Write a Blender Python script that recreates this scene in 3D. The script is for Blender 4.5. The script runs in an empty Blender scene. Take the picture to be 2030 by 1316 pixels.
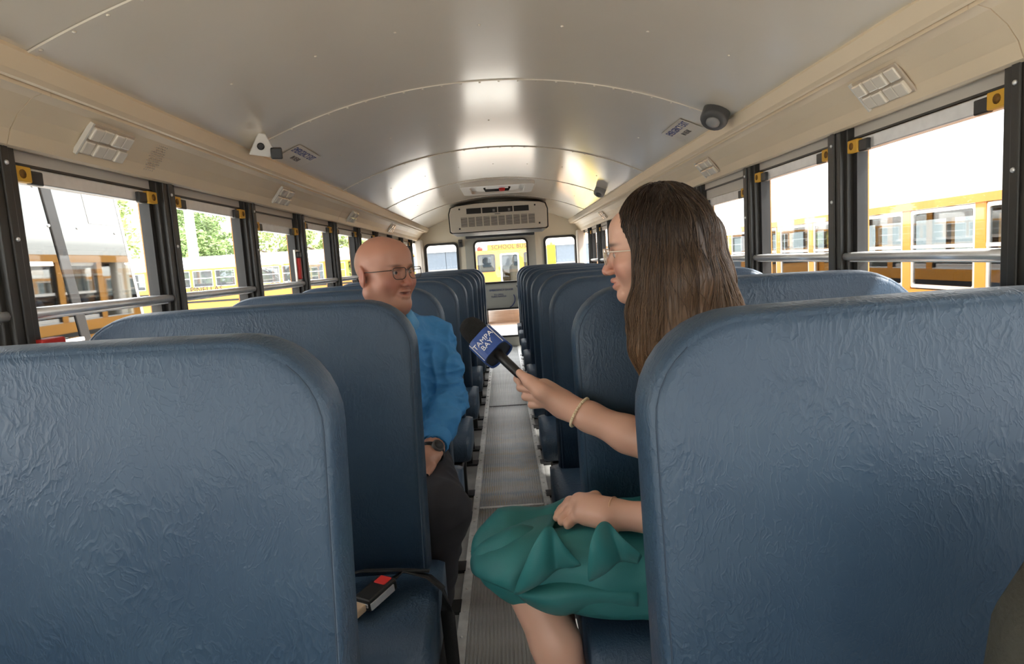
import bpy, bmesh, math, random
import numpy as np
from mathutils import Vector, Matrix, noise
random.seed(7); np.random.seed(7)
S = bpy.context.scene
COL = S.collection
PI = math.pi

# ------------------------------------------------------------------ camera, sky, sun, exposure
F_PX, CX, CZ = 1265.0, 0.0257, 1.18
YAW, PIT, ROL = 0.0074, -0.1116, -0.0633
_fw = Vector((math.sin(YAW)*math.cos(PIT), math.cos(YAW)*math.cos(PIT), math.sin(PIT)))
_r = Vector((math.cos(YAW), -math.sin(YAW), 0)); _u = _r.cross(_fw)
_r2 = math.cos(ROL)*_r + math.sin(ROL)*_u; _u2 = -math.sin(ROL)*_r + math.cos(ROL)*_u
cd = bpy.data.cameras.new('camera'); co = bpy.data.objects.new('camera', cd); COL.objects.link(co)
cd.sensor_width = 36.0; cd.lens = F_PX*36.0/2030.0; cd.clip_start = 0.02; cd.clip_end = 300
co.matrix_world = Matrix(((_r2.x, _u2.x, -_fw.x, CX), (_r2.y, _u2.y, -_fw.y, 0), (_r2.z, _u2.z, -_fw.z, CZ), (0, 0, 0, 1)))
S.camera = co
wd = bpy.data.worlds.new('sky'); S.world = wd; wd.use_nodes = True
bg = wd.node_tree.nodes['Background']
bg.inputs['Color'].default_value = (.965, .985, 1.0, 1); bg.inputs['Strength'].default_value = 2.6
sd = bpy.data.lights.new('sun', 'SUN'); so = bpy.data.objects.new('sun', sd); COL.objects.link(so)
sd.energy = 8.5; sd.angle = math.radians(3); sd.color = (1.0, 0.95, 0.88)
so.rotation_euler = Vector((-0.56, 0.12, -0.82)).to_track_quat('-Z', 'Y').to_euler()
so.location = (4, -1, 8)
S.view_settings.view_transform = 'Standard'; S.view_settings.look = 'None'
S.view_settings.gamma = 1.0; S.view_settings.use_curve_mapping = False
S.view_settings.exposure = 1.0
S.cycles.max_bounces = 10; S.cycles.diffuse_bounces = 6; S.cycles.transparent_max_bounces = 16
S.cycles.caustics_reflective = False; S.cycles.caustics_refractive = False
S.cycles.sample_clamp_indirect = 6.0

def W(px, py, Y):
    d = _fw + _r2*((px-1015)/F_PX) - _u2*((py-658)/F_PX)
    t = Y/d.y
    return Vector((CX+d.x*t, Y, CZ+d.z*t))

# ------------------------------------------------------------------ helpers
def link(name, me, mat=None, parent=None):
    o = bpy.data.objects.new(name, me); COL.objects.link(o)
    if mat is not None and me is not None:
        me.materials.clear()
        for m in (mat if isinstance(mat, (list, tuple)) else [mat]): me.materials.append(m)
    if parent is not None: attach(o, parent)
    return o
def wmat(o):
    m = o.matrix_basis.copy()
    while o.parent is not None:
        m = o.parent.matrix_basis @ o.matrix_parent_inverse @ m if False else m
        m = (o.parent.matrix_basis @ (o.matrix_parent_inverse @ m)); o = o.parent
    return m
def attach(o, p):
    o.parent = p; o.matrix_parent_inverse = wmat(p).inverted()
def empty(name, loc=(0, 0, 0)):
    o = bpy.data.objects.new(name, None); o.empty_display_size = .1; COL.objects.link(o); o.location = loc
    return o
def tag(o, label, cat, group=None):
    o['label'] = label; o['category'] = cat
    if group: o['group'] = group
    return o
def struct(o, label=None):
    o['kind'] = 'structure'
    if label: o['label'] = label
    return o
def pmesh(name, v, f, smooth=False):
    me = bpy.data.meshes.new(name); me.from_pydata([tuple(p) for p in v], [], [tuple(q) for q in f]); me.update()
    if smooth: me.polygons.foreach_set('use_smooth', [True]*len(me.polygons))
    return me
class MB:
    """collects shapes of one part into one mesh"""
    def __init__(s): s.v = []; s.f = []; s.sm = []
    def add(s, v, f, smooth=False):
        n = len(s.v); s.v += [tuple(p) for p in v]; s.f += [tuple(i+n for i in q) for q in f]; s.sm += [smooth]*len(f); return s
    def box(s, a, b, M=None):
        x0, y0, z0 = a; x1, y1, z1 = b
        v = [Vector(p) for p in ((x0,y0,z0),(x1,y0,z0),(x1,y1,z0),(x0,y1,z0),(x0,y0,z1),(x1,y0,z1),(x1,y1,z1),(x0,y1,z1))]
        if M is not None: v = [M @ p for p in v]
        return s.add(v, [(0,3,2,1),(4,5,6,7),(0,1,5,4),(1,2,6,5),(2,3,7,6),(3,0,4,7)])
    def tube(s, pts, r, n=8, closed=False, caps=True, flat=None):
        pts = [Vector(p) for p in pts]; m = len(pts)
        rr = r if isinstance(r, (list, tuple)) else [r]*m
        v = []; up = None
        for i, p in enumerate(pts):
            a = pts[i-1] if (i > 0 or closed) else p; b = pts[(i+1) % m] if (i < m-1 or closed) else p
            t = (b-a).normalized()
            if up is None: up = Vector((0, 0, 1)) if abs(t.z) < .9 else Vector((1, 0, 0))
            x = t.cross(up)
            if x.length < 1e-6: x = t.orthogonal()
            x.normalize(); y = x.cross(t).normalized(); up = y
            for k in range(n):
                an = 2*PI*k/n; v.append(p + (x*math.cos(an) + y*math.sin(an)*(flat or 1))*rr[i])
        f = []
        for i in range(m if closed else m-1):
            j = (i+1) % m
            for k in range(n): f.append((i*n+k, i*n+(k+1) % n, j*n+(k+1) % n, j*n+k))
        if caps and not closed: f += [tuple(range(n))[::-1], tuple((m-1)*n+k for k in range(n))]
        return s.add(v, f, True)
    def lathe(s, prof, M=None, n=20):
        """prof: (r, z) rings about local z"""
        v = []
        for r, z in prof:
            for k in range(n): v.append(Vector((r*math.cos(2*PI*k/n), r*math.sin(2*PI*k/n), z)))
        if M is not None: v = [M @ p for p in v]
        f = [(i*n+k, i*n+(k+1) % n, (i+1)*n+(k+1) % n, (i+1)*n+k) for i in range(len(prof)-1) for k in range(n)]
        f += [tuple(range(n))[::-1], tuple((len(prof)-1)*n+k for k in range(n))]
        return s.add(v, f, True)
    def prism(s, pts, h, M=None):
        """pts 2D outline in local xy, extruded 0..h in local z"""
        n = len(pts); v = [Vector((x, y, 0)) for x, y in pts] + [Vector((x, y, h)) for x, y in pts]
        if M is not None: v = [M @ p for p in v]
        return s.add(v, [tuple(range(n))[::-1], tuple(range(n, 2*n))] + [(i, (i+1) % n, n+(i+1) % n, n+i) for i in range(n)])
    def build(s, name, mat, parent=None, bevel=0, seg=2):
        me = bpy.data.meshes.new(name); me.from_pydata(s.v, [], s.f); me.update()
        me.polygons.foreach_set('use_smooth', s.sm)
        o = link(name, me, mat, parent)
        if bevel:
            m = o.modifiers.new('bevel', 'BEVEL'); m.width = bevel; m.segments = seg; m.limit_method = 'ANGLE'
        return o
def rrect(x0, z0, x1, z1, r, n=6, rs=None):
    rs = rs or (r, r, r, r); out = []
    for (cx, cz, a0, rr) in ((x1-rs[0], z0+rs[0], -PI/2, rs[0]), (x1-rs[1], z1-rs[1], 0, rs[1]), (x0+rs[2], z1-rs[2], PI/2, rs[2]), (x0+rs[3], z0+rs[3], PI, rs[3])):
        for k in range(n+1):
            a = a0+PI/2*k/n; out.append((cx+rr*math.cos(a), cz+rr*math.sin(a)))
    return out
def basis(o, x, y, z):
    return Matrix(((x[0], y[0], z[0], o[0]), (x[1], y[1], z[1], o[1]), (x[2], y[2], z[2], o[2]), (0, 0, 0, 1)))
def ring(outer, inner, h, M):
    n = len(outer); v = []
    for lo in (0, h):
        v += [M @ Vector((x, y, lo)) for x, y in outer] + [M @ Vector((x, y, lo)) for x, y in inner]
    f = []
    for i in range(n):
        j = (i+1) % n
        f += [(i, n+i, n+j, j), (2*n+i, 2*n+j, 3*n+j, 3*n+i), (i, j, 2*n+j, 2*n+i), (n+i, 3*n+i, 3*n+j, n+j)]
    return v, f
def text(body, size, M, mat, parent, name='lettering', align='CENTER', ext=0.0006, sx=1.0):
    cu = bpy.data.curves.new(name, 'FONT'); cu.body = body; cu.size = size; cu.align_x = align; cu.align_y = 'CENTER'
    cu.extrude = ext; cu.resolution_u = 2; cu.space_line = .85
    o = bpy.data.objects.new('t', cu); COL.objects.link(o)
    dg = bpy.context.evaluated_depsgraph_get(); me = bpy.data.meshes.new_from_object(o.evaluated_get(dg))
    bpy.data.objects.remove(o); bpy.data.curves.remove(cu)
    me.name = name; me.transform(M @ Matrix.Diagonal((sx, 1, 1, 1)))
    return link(name, me, mat, parent)

# ------------------------------------------------------------------ materials
def nmat(name):
    m = bpy.data.materials.new(name); m.use_nodes = True
    return m, m.node_tree.nodes, m.node_tree.links, m.node_tree.nodes['Principled BSDF']
def mat(name, col, rough=.5, metal=0, spec=.5, var=0, vscale=8, bump=0, bscale=40, coat=0, attr=None, coatr=.1, stretch=None):
    m, N, L, P = nmat(name)
    P.inputs['Roughness'].default_value = rough; P.inputs['Metallic'].default_value = metal
    P.inputs['Specular IOR Level'].default_value = spec
    if coat: P.inputs['Coat Weight'].default_value = coat; P.inputs['Coat Roughness'].default_value = coatr
    c4 = (*col, 1)
    tc = N.new('ShaderNodeTexCoord'); src = tc.outputs['Object']
    if stretch:
        mp = N.new('ShaderNodeMapping'); mp.inputs['Scale'].default_value = stretch; L.new(src, mp.inputs['Vector']); src = mp.outputs['Vector']
    if attr:
        a = N.new('ShaderNodeAttribute'); a.attribute_name = attr; colout = a.outputs['Color']
    else:
        rgb = N.new('ShaderNodeRGB'); rgb.outputs[0].default_value = c4; colout = rgb.outputs[0]
    if var:
        nz = N.new('ShaderNodeTexNoise'); nz.inputs['Scale'].default_value = vscale; nz.inputs['Detail'].default_value = 5
        L.new(src, nz.inputs['Vector'])
        hv = N.new('ShaderNodeHueSaturation'); mr = N.new('ShaderNodeMapRange')
        mr.inputs['From Min'].default_value = .3; mr.inputs['From Max'].default_value = .7
        mr.inputs['To Min'].default_value = 1-var; mr.inputs['To Max'].default_value = 1+var
        L.new(nz.outputs['Fac'], mr.inputs['Value']); L.new(mr.outputs['Result'], hv.inputs['Value'])
        L.new(colout, hv.inputs['Color']); colout = hv.outputs['Color']
    L.new(colout, P.inputs['Base Color'])
    if bump:
        nz = N.new('ShaderNodeTexNoise'); nz.inputs['Scale'].default_value = bscale; nz.inputs['Detail'].default_value = 4
        L.new(src, nz.inputs['Vector'])
        b = N.new('ShaderNodeBump'); b.inputs['Strength'].default_value = bump; b.inputs['Distance'].default_value = .01
        L.new(nz.outputs['Fac'], b.inputs['Height']); L.new(b.outputs['Normal'], P.inputs['Normal'])
    return m
def glass_mat(name, tint=(.985, .99, .988), rough=.015, extra=0.0):
    m, N, L, P = nmat(name); N.remove(P)
    out = N['Material Output']; t = N.new('ShaderNodeBsdfTransparent'); t.inputs['Color'].default_value = (*tint, 1)
    g = N.new('ShaderNodeBsdfGlossy'); g.inputs['Roughness'].default_value = rough
    lw = N.new('ShaderNodeLayerWeight'); lw.inputs['Blend'].default_value = .5
    pw = N.new('ShaderNodeMath'); pw.operation = 'POWER'; pw.inputs[1].default_value = 5
    ad = N.new('ShaderNodeMath'); ad.operation = 'MULTIPLY_ADD'; ad.inputs[1].default_value = .8; ad.inputs[2].default_value = .035+extra; ad.use_clamp = True
    mx = N.new('ShaderNodeMixShader')
    L.new(lw.outputs['Facing'], pw.inputs[0]); L.new(pw.outputs[0], ad.inputs[0]); L.new(ad.outputs[0], mx.inputs[0])
    L.new(t.outputs[0], mx.inputs[1]); L.new(g.outputs[0], mx.inputs[2]); L.new(mx.outputs[0], out.inputs[0])
    return m
def vinyl_mat():
    m, N, L, P = nmat('blue_vinyl')
    tc = N.new('ShaderNodeTexCoord')
    n0 = N.new('ShaderNodeTexNoise'); n0.inputs['Scale'].default_value = 6; n0.inputs['Detail'].default_value = 3
    L.new(tc.outputs['Object'], n0.inputs['Vector'])
    # warped coordinates -> long thin crinkles
    mixv = N.new('ShaderNodeVectorMath'); mixv.operation = 'MULTIPLY_ADD'
    mixv.inputs[1].default_value = (.10, .10, .10); L.new(n0.outputs['Color'], mixv.inputs[0]); L.new(tc.outputs['Object'], mixv.inputs[2])
    heights = []
    for sc, rot, st in ((40, .6, (1, 1, .30)), (42, -.7, (1, 1, .30)), (95, .2, (1, 1, .5))):
        mp = N.new('ShaderNodeMapping'); mp.inputs['Rotation'].default_value = (0, rot, 0); mp.inputs['Scale'].default_value = st
        L.new(mixv.outputs[0], mp.inputs['Vector'])
        nz = N.new('ShaderNodeTexNoise'); nz.inputs['Scale'].default_value = sc; nz.inputs['Detail'].default_value = 2
        L.new(mp.outputs[0], nz.inputs['Vector'])
        # ridge = 1-|2n-1|, sharpened
        a = N.new('ShaderNodeMath'); a.operation = 'MULTIPLY_ADD'; a.inputs[1].default_value = 2; a.inputs[2].default_value = -1
        b = N.new('ShaderNodeMath'); b.operation = 'ABSOLUTE'
        c = N.new('ShaderNodeMapRange'); c.inputs['From Min'].default_value = 0; c.inputs['From Max'].default_value = .12
        c.inputs['To Min'].default_value = 1; c.inputs['To Max'].default_value = 0
        L.new(nz.outputs['Fac'], a.inputs[0]); L.new(a.outputs[0], b.inputs[0]); L.new(b.outputs[0], c.inputs['Value'])
        heights.append(c.outputs['Result'])
    ad = N.new('ShaderNodeMath'); ad.operation = 'ADD'; L.new(heights[0], ad.inputs[0]); L.new(heights[1], ad.inputs[1])
    # patchiness: crinkles only in places
    pn = N.new('ShaderNodeTexNoise'); pn.inputs['Scale'].default_value = 5; L.new(tc.outputs['Object'], pn.inputs['Vector'])
    pr = N.new('ShaderNodeMapRange'); pr.inputs['From Min'].default_value = .42; pr.inputs['From Max'].default_value = .62
    L.new(pn.outputs['Fac'], pr.inputs['Value'])
    mu = N.new('ShaderNodeMath'); mu.operation = 'MULTIPLY'; L.new(ad.outputs[0], mu.inputs[0]); L.new(pr.outputs['Result'], mu.inputs[1])
    a3 = N.new('ShaderNodeMath'); a3.operation = 'MULTIPLY_ADD'; a3.inputs[1].default_value = .45; L.new(heights[2], a3.inputs[0]); L.new(mu.outputs[0], a3.inputs[2])
    bp = N.new('ShaderNodeBump'); bp.inputs['Strength'].default_value = .24; bp.inputs['Distance'].default_value = .004
    L.new(a3.outputs[0], bp.inputs['Height'])
    big = N.new('ShaderNodeTexNoise'); big.inputs['Scale'].default_value = 3.5; big.inputs['Detail'].default_value = 1
    L.new(tc.outputs['Object'], big.inputs['Vector'])
    bp2 = N.new('ShaderNodeBump'); bp2.inputs['Strength'].default_value = .13; bp2.inputs['Distance'].default_value = .03
    L.new(big.outputs['Fac'], bp2.inputs['Height']); L.new(bp.outputs['Normal'], bp2.inputs['Normal'])
    L.new(bp2.outputs['Normal'], P.inputs['Normal'])
    cr = N.new('ShaderNodeValToRGB'); cr.color_ramp.elements[0].color = (.030, .060, .104, 1); cr.color_ramp.elements[1].color = (.040, .074, .120, 1)
    cr.color_ramp.elements[0].position = .35; cr.color_ramp.elements[1].position = .65
    L.new(n0.outputs['Fac'], cr.inputs['Fac']); L.new(cr.outputs['Color'], P.inputs['Base Color'])
    P.inputs['Roughness'].default_value = .46; P.inputs['Specular IOR Level'].default_value = .5
    return m
M = {}
M['vinyl'] = vinyl_mat()
M['seam'] = mat('seam_thread', (.025, .045, .075), .7)
M['ceil'] = mat('cream_ceiling_paint', (.76, .70, .59), .30, var=.03, vscale=2, bump=.045, bscale=2.2, coat=1.0, coatr=.13)
M['cream'] = mat('cream_panel_paint', (.80, .67, .49), .42, var=.03, vscale=3)
M['creamlight'] = mat('pale_window_strip', (.66, .62, .56), .5)
M['rearwall'] = mat('cream_rear_wall_paint', (.80, .74, .60), .4, var=.03, vscale=3)
M['wallgrey'] = mat('grey_beige_side_panel', (.42, .40, .36), .5, var=.05, vscale=6)
M['black'] = mat('black_rubber', (.012, .012, .012), .55)
M['pillar'] = mat('dark_bronze_frame', (.030, .028, .024), .42, var=.1, vscale=10)
M['blackplastic'] = mat('black_plastic', (.018, .018, .018), .4)
M['alu'] = mat('brushed_aluminium', (.78, .79, .80), .36, metal=.55, var=.05, vscale=30)
M['alufloor'] = mat('worn_aluminium_strip', (.80, .80, .78), .38, metal=.35, var=.15, vscale=25)
M['steel'] = mat('polished_steel_panel', (.21, .212, .205), .03, metal=1, bump=.03, bscale=1.3)
M['yellowtab'] = mat('yellow_latch_plastic', (.78, .44, .05), .5)
M['film'] = mat('sticker_film', (.58, .54, .47), .5)
M['hole'] = mat('latch_hole', (.22, .10, .01), .6)
M['buswhite'] = mat('white_roof_paint', (.82, .82, .80), .45)
M['busyellow'] = mat('school_bus_yellow', (.56, .25, .035), .4, var=.04, vscale=3, coat=.3)
M['glass'] = glass_mat('window_glass')
M['busglass'] = glass_mat('dim_bus_window_glass', (.40, .43, .43), .02, .05)
M['specglass'] = glass_mat('spectacle_lens', (.93, .94, .93), .02)
M['white'] = mat('white_plastic', (.75, .73, .68), .4)
M['offwhite'] = mat('ac_housing_paint', (.72, .68, .60), .4)
M['red'] = mat('red_strap', (.65, .035, .03), .5)
M['darkblue'] = mat('navy_lettering', (.04, .06, .22), .6)
M['ink'] = mat('dark_lettering', (.03, .025, .03), .6)
M['grey'] = mat('mid_grey', (.25, .25, .25), .5)
M['greydark'] = mat('dark_grey', (.07, .07, .07), .5)
M['charcoal'] = mat('charcoal_shade_cloth', (.035, .04, .05), .7)
M['greygreen'] = mat('rear_door_paint', (.50, .50, .44), .45, var=.03)
M['asphalt'] = mat('asphalt', (.56, .545, .51), .9, var=.12, vscale=2, bump=.4, bscale=60)
M['concrete'] = mat('pale_concrete', (.62, .60, .56), .8, var=.08, vscale=4)
M['bark'] = mat('bark', (.12, .085, .06), .9, bump=.5, bscale=15)
M['leaf'] = mat('tree_leaves', (.18, .28, .09), .6, var=.45, vscale=.9)
M['leaf2'] = mat('pale_tree_leaves', (.30, .38, .13), .6, var=.4, vscale=.9)
M['greysiding'] = mat('blue_grey_metal_siding', (.15, .19, .24), .6, var=.05)
M['shirt'] = mat('blue_shirt_cotton', (.040, .215, .475), .75, var=.06, vscale=14, bump=.08, bscale=250)
M['shirtlight'] = mat('blue_shirt_collar', (.09, .32, .58), .75)
M['trouser'] = mat('charcoal_trouser_cloth', (.020, .019, .024), .85, bump=.06, bscale=300)
M['dress'] = mat('teal_green_dress_crepe', (.020, .165, .170), .62, var=.05, vscale=6, bump=.05, bscale=300)
M['skinm'] = mat('man_skin', (.5, .3, .22), .48, attr='tint'); M['skinw'] = mat('woman_skin', (.5, .3, .22), .45, attr='tint')
for k in ('skinm', 'skinw'):
    P = M[k].node_tree.nodes['Principled BSDF']; P.inputs['Subsurface Weight'].default_value = .12
    P.inputs['Subsurface Radius'].default_value = (.012, .005, .003); P.inputs['Subsurface Scale'].default_value = .6
M['hair'] = mat('brown_hair', (.05, .03, .02), .42, attr='tint', spec=.4)
M['foam'] = mat('black_foam', (.006, .006, .006), .95, bump=.6, bscale=300)
M['flag'] = mat('blue_microphone_flag', (.035, .085, .30), .4)
M['whiteprint'] = mat('white_print', (.85, .85, .85), .5)
M['gold'] = mat('rose_gold', (.75, .48, .32), .3, metal=.3)
M['pearl'] = mat('cream_beads', (.75, .62, .42), .35)
M['eyewhite'] = mat('eye', (.6, .55, .5), .25, attr='tint')
M['specframe'] = mat('dark_spectacle_frame', (.03, .022, .018), .35)
M['clearframe'] = mat('pale_spectacle_frame', (.65, .55, .45), .25)
M['olive'] = mat('dark_olive_canvas', (.045, .045, .035), .9, bump=.3, bscale=120)
M['belt'] = mat('black_webbing', (.008, .008, .009), .7, bump=.3, bscale=400)
M['lamp_clear'] = mat('clear_ribbed_lens', (.80, .74, .64), .15, coat=.5)
M['lamp_trim'] = mat('tan_lamp_trim', (.54, .46, .37), .3)  # plain tan for lamp base plates and speaker hole discs
M['amber'] = mat('orange_marker_lens', (.8, .12, .02), .3)
def runner_mat():
    m, N, L, P = nmat('ribbed_aisle_rubber')
    tc = N.new('ShaderNodeTexCoord'); P.inputs['Roughness'].default_value = .36
    nz = N.new('ShaderNodeTexNoise'); nz.inputs['Scale'].default_value = 5; nz.inputs['Detail'].default_value = 6; L.new(tc.outputs['Object'], nz.inputs['Vector'])
    cr = N.new('ShaderNodeValToRGB'); e = cr.color_ramp.elements
    e[0].position = .3; e[0].color = (.30, .30, .292, 1); e[1].position = .7; e[1].color = (.50, .50, .485, 1)
    L.new(nz.outputs['Fac'], cr.inputs['Fac'])
    # scuffed paint marks: ochre and blue smears around the middle of the aisle
    sep = N.new('ShaderNodeSeparateXYZ'); L.new(tc.outputs['Object'], sep.inputs[0])
    col = cr.outputs['Color']
    for sd, c, sc in ((0, (.42, .27, .08, 1), 7), (11, (.16, .24, .36, 1), 8)):
        ad = N.new('ShaderNodeVectorMath'); ad.inputs[1].default_value = (sd, sd*.7, 0); L.new(tc.outputs['Object'], ad.inputs[0])
        n2 = N.new('ShaderNodeTexNoise'); n2.inputs['Scale'].default_value = sc; n2.inputs['Detail'].default_value = 3; L.new(ad.outputs[0], n2.inputs['Vector'])
        r1 = N.new('ShaderNodeMapRange'); r1.inputs['From Min'].default_value = .52; r1.inputs['From Max'].default_value = .66; L.new(n2.outputs['Fac'], r1.inputs['Value'])
        d = N.new('ShaderNodeMath'); d.operation = 'SUBTRACT'; d.inputs[1].default_value = 3.6; L.new(sep.outputs['Y'], d.inputs[0])
        ab = N.new('ShaderNodeMath'); ab.operation = 'ABSOLUTE'; L.new(d.outputs[0], ab.inputs[0])
        r2 = N.new('ShaderNodeMapRange'); r2.inputs['From Min'].default_value = .5; r2.inputs['From Max'].default_value = 1.1
        r2.inputs['To Min'].default_value = .7; r2.inputs['To Max'].default_value = 0; L.new(ab.outputs[0], r2.inputs['Value'])
        mu = N.new('ShaderNodeMath'); mu.operation = 'MULTIPLY'; L.new(r1.outputs[0], mu.inputs[0]); L.new(r2.outputs[0], mu.inputs[1])
        mx = N.new('ShaderNodeMixRGB'); L.new(mu.outputs[0], mx.inputs['Fac']); L.new(col, mx.inputs['Color1']); mx.inputs['Color2'].default_value = c
        col = mx.outputs['Color']
    L.new(col, P.inputs['Base Color'])
    return m
M['runner'] = runner_mat()
M['rubber'] = mat('smooth_grey_floor_rubber', (.30, .30, .29), .36, var=.25, vscale=9)

# ------------------------------------------------------------------ bus shell
YF, YR = -1.9, 8.7
PW = 0.7318; POSTL, POSTR = 1.5585, 1.3847
def zc(x): return 1.885 - .2357*abs(x)**2.1
# floor
fl = struct(MB().box((-1.16, YF, -.06), (1.16, YR, 0)).build('floor', M['rubber']), 'grey rubber bus floor')
rn = MB().box((-.165, YF, 0), (.152, YR, .004)).build('aisle_runner', M['runner'], fl)
rib0 = pmesh('rib', [(-.0035, YF, .004), (.0035, YF, .004), (.002, YF, .0085), (-.002, YF, .0085), (-.0035, YR-.01, .004), (.0035, YR-.01, .004), (.002, YR-.01, .0085), (-.002, YR-.01, .0085)],
             [(0, 1, 2, 3), (7, 6, 5, 4), (1, 5, 6, 2), (2, 6, 7, 3), (3, 7, 4, 0)]); rib0.materials.append(M['runner'])
nr = 26
for i in range(nr):
    o = bpy.data.objects.new('rib', rib0); COL.objects.link(o); o.location = (-.165+.317*(i+.5)/nr, 0, 0); attach(o, rn)
for xs in (-.18, .167):
    st = MB().box((xs-.017, YF, 0), (xs+.017, YR, .009)).build('edge_strip', M['alufloor'], fl, bevel=.003)
    st['label'] = 'riveted aluminium strip edging the aisle'
    rv = MB()
    y = -.5
    while y < 8.6:
        rv.lathe([(.006, 0), (.005, .003), (.002, .0042)], Matrix.Translation((xs, y, .009)), 8); y += .15
    rv = rv.build('rivet', M['alufloor'], st); rv['kind'] = 'stuff'
for yy in (2.95, 5.1): MB().box((-.16, yy, .004), (.148, yy+.02, .0095)).build('cross_joint', M['black'] if yy > 4 else M['alufloor'], fl)

# ceiling: sheet panels, lapped seams, rivets
cl = struct(empty('ceiling', (0, 0, 0)), 'glossy cream riveted sheet metal bus ceiling')
ribY = [YF, -.05, 1.42, 2.6, 4.07, 5.53, 7.0, YR]
xs_ = np.linspace(-.955, .955, 49)
for i in range(len(ribY)-1):
    y0, y1 = ribY[i], ribY[i+1]; ny = 6
    v = []; f = []
    for j in range(ny+1):
        y = y0+(y1-y0)*j/ny
        for x in xs_: v.append((x, y, zc(x)+.0008*i % .0016))
    n = len(xs_)
    for j in range(ny):
        for k in range(n-1): f.append((j*n+k, (j+1)*n+k, (j+1)*n+k+1, j*n+k+1))
    o = link('ceiling_panel', pmesh('ceiling_panel', v, f, True), M['ceil'], cl)
for y in ribY[1:-1]:
    v = []; f = []
    for x in xs_:
        z = zc(x); v += [(x, y-.014, z-.0004), (x, y-.012, z-.004), (x, y+.012, z-.004), (x, y+.014, z-.0004)]
    for k in range(len(xs_)-1):
        for q in range(3): f.append((k*4+q, k*4+q+1, k*4+q+5, k*4+q+4))
    sm = link('seam_strip', pmesh('seam_strip', v, f, False), M['ceil'], cl)
    rv = MB()
    for x in np.arange(-.92, .93, .075):
        rv.lathe([(.005, 0), (.0045, -.002), (.002, -.0032)], Matrix.Translation((x, y, zc(x)-.0035)), 8)
    rv = rv.build('rivet', M['ceil'], sm); rv['kind'] = 'stuff'
rv = MB()
for y in (2.0, 3.3, 4.75, 6.2):
    for x in (-.75, -.5, -.25, .0, .25, .5, .75):
        rv.lathe([(.005, 0), (.0045, -.002), (.002, -.0032)], Matrix.Translation((x, y+.02*math.sin(9*x), zc(x))), 8)
rv = rv.build('rivet', M['ceil'], cl); rv['kind'] = 'stuff'
# outer roof
v = []; f = []
prof = [(x, zc(x)*1.0+.09) for x in np.linspace(-.955, .955, 25)]
prof = [(-1.215, 1.56), (-1.20, 1.66), (-1.10, 1.77)] + prof[2:-2] + [(1.10, 1.77), (1.20, 1.66), (1.215, 1.56)]
for y in (YF-.05, YR+.05):
    for x, z in prof: v.append((x, y, z))
n = len(prof)
for k in range(n-1): f.append((k, k+1, n+k+1, n+k))
struct(link('roof', pmesh('roof', v, f, True), M['buswhite']), 'white outer roof of the bus')

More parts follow.
